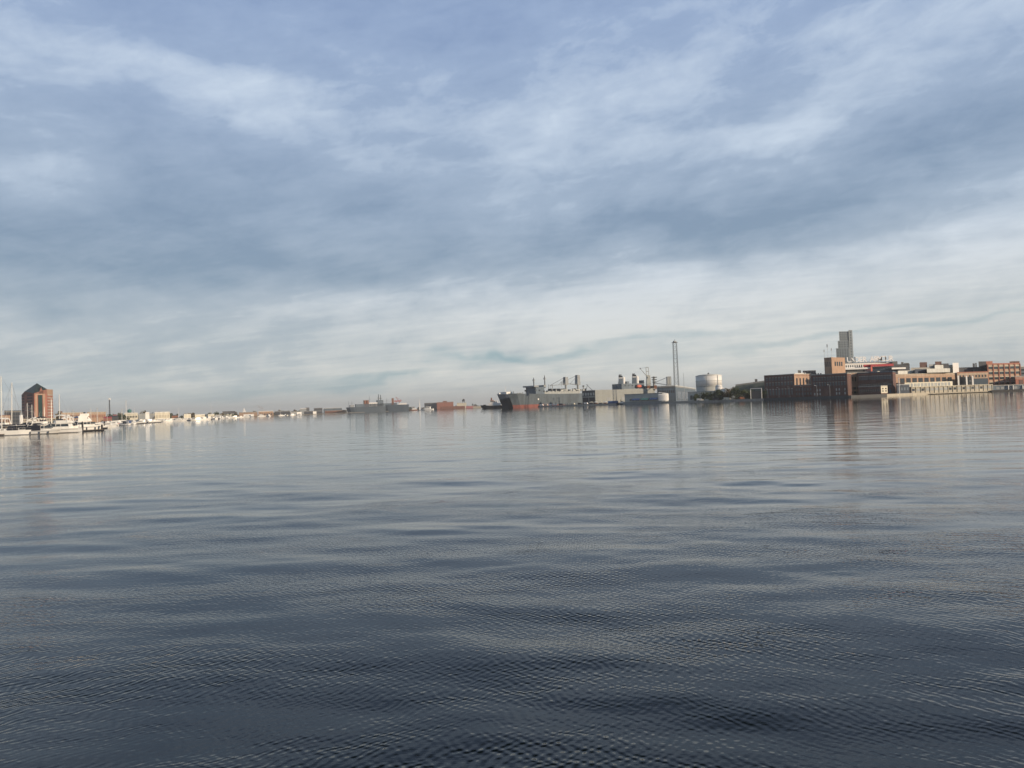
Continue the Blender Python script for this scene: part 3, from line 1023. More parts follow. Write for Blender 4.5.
# lattice tower
DL = 905
bp = G(677.2, DL)
zt = Z(675.4, 342.8, DL)
lt = thing('lattice_tower', 'tall slender steel lattice tower with a small head, left of the white tank', 'tower', (bp.x, bp.y, 1.2))
w0, w1_ = 3.7, 2.9
def cor(z, i):
    u = (z - 1.2) / (zt - 1.2)
    w = w0 + (w1_ - w0) * u
    a = R(20 + 90 * i)
    return (bp.x + w * math.cos(a), bp.y + w * math.sin(a), z)
for i in range(4):
    MB().tube(cor(1.2, i), cor(zt, i), 0.24, 0.20).build('leg', M['dark'], lt)
nb = 15
q = MB()
q2 = MB()
for k_ in range(nb):
    za, zb_ = 1.2 + (zt - 1.2) * k_ / nb, 1.2 + (zt - 1.2) * (k_ + 1) / nb
    for i in range(4):
        q.tube(cor(za, (i + k_) % 4), cor(zb_, (i + 1 + k_) % 4), 0.12, n=4)
        q2.tube(cor(zb_, i), cor(zb_, (i + 1) % 4), 0.11, n=4)
q.build('diagonal_bracing', M['dark'], lt)
q2.build('cross_bars', M['dark'], lt)
MB().box((bp.x, bp.y, zt + .4), (5.4, 5.4, .5), R(20)).build('platform', M['dark'], lt)
MB().box((bp.x, bp.y, zt + 1.5), (3.0, 3.0, 1.7), R(20)).build('cabin', M['grey'], lt)
MB().tube((bp.x, bp.y, zt + 2), (bp.x, bp.y, zt + 4.6), .15).build('aerial', M['dark'], lt)
p = G(684.6, 790)
o = MB().tube((p.x, p.y, 1.2), (p.x, p.y, Z(684, 373, 790)), .3, .12).build('light_mast', M['grey'])
tag(o, 'thin grey mast between the lattice tower and the white tank', 'mast')


# -------- hull helper (local frame: +X bow, waterline z=0)
def hull_rings(L, B, H, rake=0.08, sheer=0.35, stern=0.85, draft=0.8, flare=1.25, z0=None, z1=None, grow=0.0, n=18, full=0.55):
    rings = []
    for k in range(n + 1):
        s = k / n
        tap = 1.0 if s < full else math.sqrt(max(0.0, 1 - ((s - full) / (1 - full)) ** 2.3))
        st = stern + (1 - stern) * min(1, s / 0.2)
        wd = B / 2 * st * (tap ** 0.8)
        ww = B / 2 * st * (tap ** 1.35) * 0.94
        top = H * (1 + sheer * max(0, (s - .35) / .65) ** 2)
        xd = -L / 2 + L * s
        xw = -L / 2 + L * s * (1 - rake)
        xk = -L / 2 + L * s * (1 - rake * 1.4)
        def P(sd, f):     # f 0 at the waterline, 1 at the deck
            w = ww + (wd - ww) * f ** flare
            return (xw + (xd - xw) * f, sd * (w + grow), top * f)
        if z0 is None:
            r = [(xk, 0, -draft), (xw, -ww, 0)] + [P(-1, f) for f in (.35, .7, 1)] + [P(1, f) for f in (1, .7, .35)] + [(xw, ww, 0)]
        else:
            f0, f1 = z0 / top, z1 / top
            r = [P(-1, f0), P(-1, f1), P(1, f1), P(1, f0)]
            r = [(x + (grow if s > .8 else 0), y, z) for x, y, z in r]
        rings.append(r)
    return rings


def oriented(bow, stern):
    """root location, rotation and length for a hull between two ground points"""
    d = (bow - stern)
    return (bow + stern) / 2, math.atan2(d.y, d.x), d.length


# -------- cargo ship with deck cranes
def cargo_ship():
    bow, stern = G(508.6, 1000), G(588, 1120)
    c, rz, L = oriented(bow, stern)
    t = thing('cargo_ship', 'grey cargo ship with a red waterline, two thin masts and two deck cranes', 'ship', c, local=True, rz=rz)
    H = Z(545, 394.3, 1050)
    B = 23
    MB().loft(hull_rings(L, B, H, rake=.055, sheer=.12, full=.68)).build('hull', M['navy_grey'], t)
    MB().loft([[(x, y, z * (.12 + .95 * min(1, max(0, (x / L + .25) / .35)))) for x, y, z in r] for r in hull_rings(L * 1.001, B, H, rake=.055, sheer=.12, full=.68, z0=.05, z1=3.8, grow=.16)]).build('boot_stripe', M['boot'], t)
    dn = (bow - stern).normalized()
    side = Vector((-dn.y, dn.x, 0))
    def at(px, yo=0.0):     # local x of a pixel column on the line yo metres to port
        tt = G(px, 1).x
        O = bow + side * yo
        d = (stern - bow)
        s = (tt * O.y - O.x) / (d.x - tt * d.y)
        return L / 2 - L * s
    def zz(py, px):
        x = at(px)
        u = (L / 2 - x) / L
        return Z(px, py, 1000 + 120 * u)
    def blk(nm, x0, x1, y0, m, w, z0=H - .5, yo=0):
        a, b = at(x0, -w / 2), at(x1, w / 2)
        z1 = zz(y0, (x0 + x1) / 2)
        MB().box(((a + b) / 2, yo, (z0 + z1) / 2), (abs(a - b), w, z1 - z0)).build(nm, m, t)
        return z1
    zb = blk('superstructure', 526.5, 545, 387.2, M['blue_grey'], 19)
    blk('bridge', 528, 535, 385.8, M['grey'], 22, zb - .1)
    blk('bridge', 538, 544.5, 385.2, M['grey'], 17, zb - .1)
    for x_, y_ in ((531, 390.5), (535, 390.5), (539.5, 391.5), (542.5, 391.5)):
        a = at(x_)
        MB().box((a, 9.6, zz(y_, x_)), (3.2, .3, 2.2)).build('window', M['glass'], t)
        MB().box((a, -9.6, zz(y_, x_)), (3.2, .3, 2.2)).build('window', M['glass'], t)
    MB().box((at(557), 0, H + 1.9), (at(545) - at(583), 18, 4.2)).build('deck_house', M['haze_grey'], t)
    MB().box((at(570), 0, H + 5.0), (at(553) - at(578), 12, 2.6)).build('cargo_hatch', M['pale_grey'], t)
    for x_ in (549, 553.5, 557, 562, 573):
        MB().box((at(x_), 3, H + 6.2), (2.4, 6, 3.0)).build('deck_locker', M['dark'], t)
    for x_, y_ in ((534.6, 377.6), (545.6, 375.4)):
        zt = zz(y_, x_)
        mo = MB().tube((at(x_), 0, zb - 1), (at(x_), 0, zt), .95, .5).build('mast', M['dark'], t)
        for kk, w in ((.45, 7), (.62, 5), (.80, 6)):
            z = zb + (zt - zb) * kk
            MB().tube((at(x_) - w * .35, -w / 2, z), (at(x_) + w * .35, w / 2, z), .28).build('crosstree', M['dark'], mo)
        MB().box((at(x_), 0, zb + (zt - zb) * .72), (2.4, 2.4, 2.0)).build('radar', M['grey'], mo)
    # deck cranes: pedestal, housing, boom, stays
    for x_, ytop, yh_, tipx, tipy, bx, by in ((566.5, 377, 385, 551, 385.5, 551, 383.5), (578.5, 375, 385, 562, 383.0, 556, 384.4)):
        a = at(x_)
        z0, z1, z2 = H, zz(yh_, x_), zz(ytop, x_)
        c_ = MB().tube((a, 0, z0), (a, 0, z1 + .2), 2.0, 1.5, 10).build('crane_pedestal', M['grey'], t)
        MB().prism([(a - 3.6, -2.6), (a + 3.6, -2.6), (a + 3.6, 2.6), (a - 3.6, 2.6)], z1, z2,
                   [(a - 2.9, -2.2), (a + 2.8, -2.2), (a + 2.8, 2.2), (a - 2.9, 2.2)]).build('crane_housing', M['grey'], c_)
        tip = (at(tipx), 0, zz(tipy, tipx))
        for sy in (-1.2, 1.2):
            MB().tube((a + 2, sy, z1 + .8), (tip[0], sy * .5, tip[2]), .5, .35).build('boom', M['grey'], c_)
        MB().tube((a + 1.5, 0, z2 - .5), (tip[0], 0, tip[2] + .3), .2).build('stay', M['dark'], c_)
        MB().tube((a + 1.5, 1, z2 - 1.5), (tip[0] * .5 + a * .5, 1, (tip[2] + z1) / 2 + .6), .2).build('stay', M['dark'], c_)
        MB().tube((tip[0], 0, tip[2]), (tip[0] - .5, 0, tip[2] - 5), .18).build('hook_line', M['dark'], c_)
    MB().tube((at(584), 0, H), (at(584), 0, zz(386, 584)), 1.0, .8, 8).build('vent_post', M['grey'], t)
    MB().box((at(584), 0, zz(386, 584)), (2.2, 2.2, 1.6)).build('vent_cowl', M['dark'], t)
    for sy in (-1, 1):
        MB().box((at(520), sy * 2.5, H * 1.08 + .6), (4, 1.5, 1.3)).build('winch', M['grey'], t)
    for k_ in range(9):
        xk = at(547 + k_ * 4.2)
        MB().box((xk, B / 2 - 1.2, H + 4.6 + (k_ % 3) * .5), (2.2, 1.4, 1.4 + (k_ % 3))).build('deck_gear', M['grey'] if k_ % 2 else M['dark'], t)
    for k_ in range(4):
        xk = at(517 + k_ * 3)
        MB().tube((xk, 6, H), (xk, 6, H + 2.5 + k_), .3, .2).build('vent_post', M['dark'], t)
    for x_ in (548.5, 552):
        MB().tube((at(x_), 2, H), (at(x_), 2, zz(384.5, x_)), .7, .5).build('kingpost', M['grey'], t)
    MB().tube((L * .44, 0, H * 1.1), (L * .44, 0, H * 1.1 + 3.2), .5, .4).build('anchor_windlass', M['dark'], t)
    # pilot mark on the bow: a small white square
    MB().box((at(532.5), B / 2 + .1, H * .62), (2.4, .2, 2.2)).build('draught_mark', M['white'], t)
    MB().box((at(532.5), -B / 2 - .1, H * .62), (2.4, .2, 2.2)).build('draught_mark', M['white'], t)
    MB().tube((at(511), 0, H * 1.12), (at(511), 0, H * 1.12 + 5), .2, .1).build('jackstaff', M['grey'], t)
cargo_ship()

# -------- dark navy ship lying behind it
def navy_ship():
    bow, stern = G(497.5, 1030), G(571, 1160)
    c, rz, L = oriented(bow, stern)
    t = thing('cargo_ship', 'dark navy ship bow with a white deck house, just left of the cargo ship', 'ship', c, local=True, rz=rz)
    H = Z(512, 394.8, 1060)
    MB().loft(hull_rings(L, 20, H, rake=.065, sheer=.06, full=.7)).build('hull', M['navy'], t)
    MB().box((L / 2 - 20, 0, H + 2.0), (13, 11, 4.2)).build('deck_house', M['white'], t)
    MB().tube((L / 2 - 18, 0, H + 3), (L / 2 - 18, 0, H + 12), .4, .2).build('foremast', M['white'], t)
    MB().box((L / 2 - 4, 0, H * 1.05 + .7), (3, 3, 1.6)).build('windlass', M['white'], t)
navy_ship()

# -------- roll-on ship: high flat sides, twin funnels
def roro_ship():
    D = 930
    fp = quad(585.5, 595.6, 662, D, 58)
    Pl, C, Pr, Bk = [Vector(p) for p in fp]
    t = thing('vehicle_carrier', 'large pale grey vehicle carrier with flat sides, dark stern opening and two banded funnels', 'ship', (C.x, C.y, 0))
    zt = Z(596, 390.0, D)
    w = (Pl - C); w.normalize()
    e = (Pr - C); L = e.length; e.normalize()
    Bm = 27.0
    P4 = [C, C + e * (L * .86), C + e * L + w * Bm * .5, C + e * (L * .86) + w * Bm, C + w * Bm]
    MB().prism([tuple(p) for p in P4], -1, zt).build('hull', M['vehicle_grey'], t)
    for k_ in range(3):
        s_ = L * (.16 + .22 * k_)
        q = [C + e * s_ - w * .12, C + e * (s_ + 6) - w * .12, C + e * (s_ + 6) + w * .2, C + e * s_ + w * .2]
        MB().prism([tuple(p) for p in q], 5.5, 9.5).build('side_door', M['grey'], t)
    for z_ in (zt * .62, zt * .86):
        q = [C + e * 1 - w * .1, C + e * (L * .84) - w * .1, C + e * (L * .84) + w * .2, C + e * 1 + w * .2]
        MB().prism([tuple(p) for p in q], z_, z_ + .45).build('rubbing_strake', M['grey'], t)
    MB().prism([tuple(p + (p - (C + e * L * .5 + w * Bm * .5)).normalized() * .12) for p in P4], -.9, 2.2).build('boot_stripe', M['black'], t)
    o_ = w * .0 - e * .25
    for a0, a1, z0, z1, nm, mm in ((.03, .97, zt * .62, zt - .4, 'stern_gallery', 'dark'), (.05, .45, 4.6, zt * .52, 'stern_door', 'black'), (.52, .95, 4.6, zt * .52, 'stern_door', 'black'), (.03, .97, 2.3, 4.2, 'stern_ramp', 'navy')):
        q = [C + w * Bm * a0 - e * .35, C + w * Bm * a1 - e * .35, C + w * Bm * a1 + e * .3, C + w * Bm * a0 + e * .3]
        MB().prism([tuple(p) for p in q], z0, z1).build(nm, M[mm], t)
    for k_ in range(5):
        a = (k_ + .5) / 5
        q = [C + w * Bm * (a - .06) - e * .6, C + w * Bm * (a + .06) - e * .6, C + w * Bm * (a + .06) + e * .1, C + w * Bm * (a - .06) + e * .1]
        MB().prism([tuple(p) for p in q], zt * .66, zt * .84).build('stern_window', M['pale_grey'], t)
    # A-frame ramp gear at the stern
    for a in (.25, .75):
        b0 = C + w * Bm * a + e * 1
        b1 = C + w * Bm * .5 + e * (-2)
        MB().tube((b0.x, b0.y, zt), (b1.x + (a - .5) * 4, b1.y, Z(590, 384, D)), .28, .2).build('ramp_post', M['dark'], t)
    def along(px, off=0.0):
        tt = G(px, 1).x
        O = C + w * off
        return ((tt * O.y - O.x) / (e.x - tt * e.y))
    def blk(nm, x0, x1, yt, m, inset=4, wid=19, z0=None, parent=t):
        s0, s1 = along(x0, inset + wid), along(x1, inset)
        z1 = Z((x0 + x1) / 2, yt, D + 20)
        q = [C + e * s0 + w * inset, C + e * s1 + w * inset, C + e * s1 + w * (inset + wid), C + e * s0 + w * (inset + wid)]
        MB().prism([tuple(p) for p in q], zt - .1 if z0 is None else z0, z1).build(nm, m, parent)
        return z1
    blk('upper_deck', 612, 656, 388.6, M['haze_grey'], 1, 25)
    z1 = blk('superstructure', 612.8, 645, 383.3, M['blue_grey'])
    blk('bridge', 619, 630, 381.2, M['blue_grey'], 5, 17, z1 - .1)
    blk('bridge', 636, 645, 379.6, M['blue_grey'], 5, 17, z1 - .1)
    for i in range(8):
        x_ = 615 + i * 3.6
        s0 = along(x_, 4)
        p = C + e * s0 + w * 3.95
        MB().box((p.x, p.y, (zt + z1) / 2 + 1.2), (1.7, .3, 1.2), math.atan2(e.y, e.x)).build('window', M['glass'], t)
    for x_, yt in ((621.2, 374.2), (634.8, 372.8)):
        s0 = along(x_, 12)
        p = C + e * s0 + w * 12
        zf = Z(x_, yt, D + 20)
        zz0 = z1
        f = MB().prism([(p.x - 2.4, p.y - 3), (p.x + 2.4, p.y - 3), (p.x + 2.4, p.y + 3), (p.x - 2.4, p.y + 3)], zz0, zf - 3.2,
                       [(p.x - 1.6, p.y - 2.4), (p.x + 2.6, p.y - 2.4), (p.x + 2.6, p.y + 2.4), (p.x - 1.6, p.y + 2.4)]).build('funnel', M['blue_grey'], t)
        MB().box((p.x + .5, p.y, zf - 4.4), (4.9, 5.6, 1.1)).build('funnel_band', M['white'], f)
        MB().prism([(p.x - 1.7, p.y - 2.5), (p.x + 2.7, p.y - 2.5), (p.x + 2.7, p.y + 2.5), (p.x - 1.7, p.y + 2.5)], zf - 3.2, [zf - .6, zf - 1.6, zf - 1.6, zf - .6]).build('funnel_cap', M['black'], f)
        for k_ in range(3):
            MB().tube((p.x - 1 + k_ * 1.2, p.y, zf - 1.5), (p.x - 1.2 + k_ * 1.2, p.y, zf + .6), .35).build('exhaust_pipe', M['black'], f)
        MB().lathe((p.x + 4.0, p.y - 1, 0), [(2.2, z1), (2.2, zf - 4.5), (1.4, zf - 3)], 12).build('vent_trunk', M['white'], f)
    # orange lifeboat in its davits
    s0 = along(640.4)
    p = C + e * s0 + w * 1.5
    zb = Z(640.4, 385.6, D)
    r = []
    for k_ in range(9):
        u = k_ / 8 * 2 - 1
        rad = 1.9 * math.sqrt(max(.03, 1 - abs(u) ** 3))
        c_ = p + e * (u * 4.3)
        r.append([(c_.x - w.x * 0 + math.cos(a_) * rad * w.x, c_.y + math.cos(a_) * rad * w.y, zb + math.sin(a_) * rad) for a_ in [2 * math.pi * i / 10 for i in range(10)]])
    lb = MB().loft(r).build('lifeboat', M['orange'], t, True)
    MB().box((p.x, p.y, zb + 1.7), (6, 1.6, .8), math.atan2(e.y, e.x)).build('lifeboat_canopy', M['pink'], lb)
    for k_ in (-3, 3):
        c_ = p + e * k_
        MB().tube((c_.x + w.x * 2.5, c_.y + w.y * 2.5, zt), (c_.x, c_.y, zb + 3), .3).build('davit', M['dark'], lb)
    # deck crane, big white pedestal with a twin post top and a boom up to the left
    D_ = D
    def P(px, py, ww=8):
        s0 = along(px, ww)
        b = C + e * s0 + w * ww
        return Vector((b.x, b.y, Z(px, py, D_ + (b.y - C.y))))
    pd = P(649.3, 389)
    top = P(649, 375.5).z
    cr = MB().prism([(pd.x - 3.4, pd.y - 3), (pd.x + 3.2, pd.y - 3), (pd.x + 3.2, pd.y + 3), (pd.x - 3.4, pd.y + 3)], zt, top,
                    [(pd.x - 2.4, pd.y - 2.4), (pd.x + 2.2, pd.y - 2.4), (pd.x + 2.2, pd.y + 2.4), (pd.x - 2.4, pd.y + 2.4)]).build('crane_pedestal', M['pale_grey'], t)
    tz = P(648, 367.3).z
    for sx in (-1.7, 1.5):
        MB().tube((pd.x + sx - .6, pd.y, top), (pd.x + sx - .9, pd.y, tz), .42).build('twin_post', M['pale_grey'], cr)
    for zz_ in (tz, (tz + top) / 2, top + .4):
        MB().tube((pd.x - 2.6, pd.y, zz_), (pd.x + .8, pd.y, zz_), .4).build('crossbar', M['pale_grey'], cr)
    tip = P(641.6, 368.6)
    MB().tube((pd.x - .5, pd.y - 3, P(649, 378).z), (tip.x, tip.y, tip.z), .55, .3).build('boom', M['haze_grey'], cr)
    MB().box((tip.x, tip.y, tip.z), (1.3, 1.3, 1.3)).build('sheave_head', M['dark'], cr)
    MB().tube((tip.x, tip.y, tip.z), (pd.x - 1, pd.y, tz), .14).build('stay', M['dark'], cr)
    a_ = P(654.8, 391)
    hz_ = P(655, 376.5).z
    c2 = MB().tube((a_.x, a_.y, zt - 3), (a_.x, a_.y, hz_), 1.8, 1.4, 8).build('crane_pedestal', M['grey'], t)
    for k_ in range(3):
        MB().box((a_.x + .5, a_.y, hz_ - 1 - k_ * 3.2), (6.8 - k_ * .8, 4, 1.0)).build('platform', M['dark'], c2)
    h0, h1 = Z(670, 385.2, D), Z(670, 375.8, D)
    h_ = G(669.6, D + 28)
    t2 = MB().box((h_.x, h_.y, (h0 + h1) / 2), (5.6, 4.5, h1 - h0)).build('crane_housing', M['grey'], c2)
    for k_ in (-1.3, 1.3):
        MB().box((h_.x + k_, h_.y - 2.3, (h0 + h1) / 2 + .6), (1.3, .3, (h1 - h0) * .7)).build('window', M['pale_grey'], t2)
    MB().box((h_.x, h_.y, h0 - .4), (4.6, 3.8, 1.4)).build('turntable', M['black'], t2)
    MB().tube((h_.x, h_.y, 1.5), (h_.x, h_.y, h0 - 1), 1.6, 1.4, 8).build('post', M['grey'], t2)
    MB().tube((a_.x + 1, a_.y, P(655, 383).z), (h_.x - 2, h_.y, h0 + 1.0), .45).build('boom', M['grey'], c2)
    MB().tube((a_.x + 1, a_.y, P(655, 382.5).z), (h_.x - 2, h_.y, h1 - 1.0), .28).build('boom', M['grey'], c2)
    for k_ in range(4):
        pk = P(645 + k_ * 3.4, 390)
        MB().box((pk.x, pk.y - 4, zt + 1.8), (3.6, 4, 3.6 + (k_ % 2) * 1.4)).build('deck_machinery', M['black'] if k_ % 2 == 0 else M['rust'], t)
roro_ship()

# -------- white and blue work ship moored in front
def ferry():
    bow, stern = G(669, 788), G(624.5, 812)
    c, rz, L = oriented(bow, stern)
    t = thing('passenger_vessel', 'long low pale vessel with a bright white end, before the vehicle carrier', 'boat', c, local=True, rz=rz)
    H = 2.6
    MB().loft(hull_rings(L, 11, H, rake=.03, sheer=.05, full=.85)).build('hull', M['grey'], t)
    zt = Z(645, 393.6, 800)
    MB().box((-2, 0, (H + zt) / 2 - .2), (L * .84, 8.6, zt - H)).build('deck_house', M['pale_grey'], t)
    MB().box((-2, 0, zt), (L * .87, 9.6, .35)).build('roof', M['grey'], t)
    rr = []
    for k_ in range(7):
        u = k_ / 6
        hh = (zt + .9 - H) * (1 - .18 * u)
        ww = 5.0 * math.sqrt(1 - (u * .9) ** 3)
        x = L * .30 + u * L * .18
        rr.append([(x, -ww, H - .5), (x, -ww, H + hh * .7), (x, -ww * .7, H + hh), (x, ww * .7, H + hh), (x, ww, H + hh * .7), (x, ww, H - .5)])
    MB().loft(rr).build('bow_house', M['white'], t)
    for i in range(5):
        for sy in (-1, 1):
            MB().box((-L * .3 + i * L * .13, sy * 4.35, H + 2.2), (L * .09, .3, 2.2)).build('window', M['glass'], t)
    for i, mm in enumerate(('blue', 'teal', 'blue')):
        x = -L * .2 + i * L * .2
        MB().poly([(x - 4, -4.3, H + 3.6), (x + 4, -4.3, H + 3.6), (x + 4.5, -7.2, H + 1.8), (x - 4.5, -7.2, H + 1.8),
                   (x - 4, -4.3, H + 3.4), (x + 4, -4.3, H + 3.4), (x + 4.5, -7.2, H + 1.6), (x - 4.5, -7.2, H + 1.6)],
                  [(0, 1, 2, 3), (7, 6, 5, 4), (0, 3, 7, 4), (1, 5, 6, 2), (3, 2, 6, 7)]).build('awning', M[mm], t)
ferry()


# -------- small craft builder (local, bow +X), used for every boat from tugs to cabin cruisers
def small_boat(label, px, D, L, rz, kind='cruiser', hullm='gel', group=None, topm='gel', name=None, z=0.0, H=None):
    p = G(px, D, 0)
    B = L * .3
    H = H or max(.9, L * .11)
    names = {'cruiser': ('cabin_cruiser', 'boat'), 'sail': ('sailboat', 'sailboat'), 'tug': ('tugboat', 'tugboat'), 'open': ('motorboat', 'boat')}
    nm, cat = names[kind]
    t = thing(name or nm, label, cat, (p.x, p.y, z), group, local=True, rz=rz)
    MB().loft(hull_rings(L, B, H, rake=.10, sheer=.3, full=.5, n=10, draft=.5)).build('hull', M[hullm], t)
    if kind == 'cruiser':
        MB().prism([(-L * .28, -B * .38), (L * .18, -B * .36), (L * .18, B * .36), (-L * .28, B * .38)], H * .9, H + L * .13,
                   [(-L * .26, -B * .33), (L * .08, -B * .3), (L * .08, B * .3), (-L * .26, B * .33)]).build('cabin', M[topm], t)
        MB().box((-L * .07, 0, H + L * .075), (L * .30, B * .74, L * .04)).build('cabin_window', M['glass'], t)
        MB().box((-L * .12, 0, H + L * .15), (L * .34, B * .7, L * .035)).build('hardtop', M[topm], t)
    elif kind == 'open':
        MB().box((-L * .02, 0, H + .5), (L * .2, B * .4, 1.1)).build('console', M[topm], t)
        MB().box((-L * .04, 0, H + 2.0), (L * .28, B * .7, .14)).build('canopy', M['canvas'], t)
        for sx in (-1, 1):
            for sy in (-1, 1):
                MB().tube((-L * .04 + sx * L * .12, sy * B * .3, H * .9), (-L * .04 + sx * L * .12, sy * B * .3, H + 1.95), .04).build('canopy_post', M['alu'], t)
    elif kind == 'sail':
        MB().prism([(-L * .2, -B * .25), (L * .2, -B * .16), (L * .2, B * .16), (-L * .2, B * .25)], H * .9, H + .55).build('cabin', M[topm], t)
        MB().tube((L * .08, 0, H), (L * .08, 0, H + L * 1.1), .11, .07).build('mast', M['alu'], t)
        MB().tube((L * .08, 0, H + 1.3), (-L * .34, 0, H + 1.25), .16, .12).build('boom', M['canvas'], t)
    elif kind == 'tug':
        MB().prism([(-L * .40, -B * .34), (L * .12, -B * .32), (L * .12, B * .32), (-L * .40, B * .34)], H * .8, H + L * .10).build('deck_house', M['white'], t)
        MB().prism([(-L * .25, -B * .28), (L * .04, -B * .26), (L * .04, B * .26), (-L * .25, B * .28)], H + L * .10, H + L * .20).build('upper_house', M['white'], t)
        MB().box((-L * .06, 0, H + L * .165), (L * .21, B * .58, L * .035)).build('wheelhouse_window', M['glass'], t)
        MB().box((-L * .02, 0, H + L * .215), (L * .14, B * .5, L * .03)).build('wheelhouse_roof', M['rust'], t)
        MB().tube((L * .0, 0, H + L * .2), (L * .0, 0, H + L * .33), L * .03, L * .02, 8).build('funnel', M['rust'], t)
        MB().tube((L * .03, 0, H + L * .2), (L * .03, 0, H + L * .36), .22, .12).build('mast', M['dark'], t)
        MB().box((L * .30, 0, H * 1.1 + .6), (L * .1, B * .4, 1.5)).build('winch', M['black'], t)
    return t


small_boat('black hulled tugboat with a white house, left of the navy ship bow', 491.8, 1150, 37, R(172), 'tug', 'black', H=4.6)
small_boat('small tug with a bow fender on the water left of the pale moored vessel', 621, 840, 12, R(170), 'tug', 'navy')
b0 = thing('container', 'blue container lying on the pier right of the white tents', 'container', tuple(G(613, 850, 1.6)), local=True, rz=R(-8))
MB().box((0, 0, 1.45), (11.6, 3.2, 2.9)).build('shell', M['blue'], b0)
MB().box((5.82, 0, 1.45), (.1, 2.8, 2.5)).build('door', M['blue_grey'], b0)
for i in range(3):
    MB().box((-3 + i * 3, -1.62, 1.45), (.2, .1, 2.6)).build('rib', M['blue_grey'], b0)

# piles, vans and stalls along the pier in front of the ships
pier_pts = [(541, 1010), (560, 968), (592, 905), (627, 850)]
o = facade_strip(pier_pts, 1.6, 'pier', M['concrete'], th=5)
tag(o, 'low concrete pier in front of the grey ships', 'pier')
items = [(541.5, 'white', 'white delivery van on the pier below the grey ship side, first from the left'), (546, 'cream', 'cream van on the pier, second from the left'),
         (550.5, 'white', 'white van on the pier, third from the left'), (555, 'white', 'white van on the pier below the left deck crane'),
         (561, 'dark', 'dark van on the pier below the deck crane pedestals'), (567, 'cream', 'long cream van on the pier just right of the dark van'),
         (573, 'cream', 'cream van on the pier below the right deck crane'), (580, 'dark', 'dark van on the pier near the ship stern'),
         (586, 'white', 'white van on the pier below the dark stern opening')]
def van(label, px, D, m, z, rz=0.0, L=5.4, group=None):
    p = G(px, D, z)
    t = thing('van', label, 'van', tuple(p), group, local=True, rz=rz)
    pr = [(-L / 2, .35), (L / 2, .35), (L / 2, 1.15), (L * .33, 2.1), (-L / 2, 2.3)]
    v = [(x, -1, zz) for x, zz in pr] + [(x, 1, zz) for x, zz in pr]
    n = len(pr)
    MB().poly(v, [tuple(range(n)), tuple(range(n, 2 * n))[::-1]] + [(i, n + i, n + (i + 1) % n, (i + 1) % n) for i in range(n)]).build('body', m, t)
    MB().box((L * .27, 0, 1.6), (L * .16, 2.04, .5)).build('window', M['glass'], t)
    for sx in (-1, 1):
        for sy in (-1, 1):
            MB().tube((sx * L * .3, sy * .82, .36), (sx * L * .3, sy * 1.04, .36), .36, n=10).build('wheel', M['black'], t)
    return t
def pier_D(px):
    for (a, da), (b, db) in zip(pier_pts[:-1], pier_pts[1:]):
        if a <= px <= b + .01:
            u = (px - a) / (b - a)
            return da + (db - da) * u
    return 900
for px, c_, lab in items:
    van(lab, px, pier_D(px) - 2.2, M[c_], 1.6, R(rng.uniform(-45, -28)), group='vans parked on the ship pier')
for i, (px, c_) in enumerate([(591.5, 'cream'), (596, 'white'), (600.5, 'cream'), (605, 'white')]):
    p = G(px, pier_D(px) - 2, 1.6)
    lab = ['cream canopy tent just right of the dark ship stern', 'white canopy tent, second along the pier from the ship stern',
           'cream canopy tent, third along the pier from the ship stern', 'white canopy tent just left of the blue container'][i]
    t = thing('canopy_tent', lab, 'tent', tuple(p), 'tents on the ship pier', local=True, rz=R(-30))
    MB().prism([(-2.6, -1.7), (2.6, -1.7), (2.6, 1.7), (-2.6, 1.7)], 2.0, 3.1, [(-.5, -.4), (.5, -.4), (.5, .4), (-.5, .4)]).build('roof', M[c_], t)
    for sx in (-1, 1):
        for sy in (-1, 1):
            MB().tube((sx * 2.4, sy * 1.5, 0), (sx * 2.4, sy * 1.5, 2.02), .08).build('post', M['grey'], t)
    MB().box((0, .6, .6), (4.0, 1.2, 1.2)).build('counter', M['rust'] if i % 2 else M['dark'], t)

# cars along the shore road by the trees
cars = [(700, 'white', 'white van left of the dark trees below the big tank'), (716, 'dark', 'dark van parked at the foot of the big tank'),
        (727, 'cream', 'pale van parked before the middle of the trees'), (741, 'rust', 'rusty red van parked right of the trees'),
        (757, 'white', 'white van parked by the white portal frame')]
for px, c_, lab in cars:
    van(lab, px, 640 if px < 712 else 606, M[c_], 1.3, R(rng.uniform(-10, 10)), group='vans parked along the shore road')

# ================================================================== far background, centre left: grey ships and docks
def far_block(name, label, cat, x0, x1, ytop, D, depth, wall, roof='roof_dark', group=None, rh=.8, z0=1.2, wins=None, slope=0):
    fp = slab(x0, D, x1, D + slope, depth)
    t = bldg(name, label, cat, fp, (x0 + x1) / 2, ytop, D, M[wall], M[roof] if roof else None, group=group, roofh=rh, z0=z0)
    if wins:
        n, m_, a, b = wins
        zt = Z((x0 + x1) / 2, ytop, D) - rh
        windows(t, fp[0], fp[1], z0 + (zt - z0) * a, z0 + (zt - z0) * b, n, 1, .55, .8, M[m_], proud=.2)
    return t


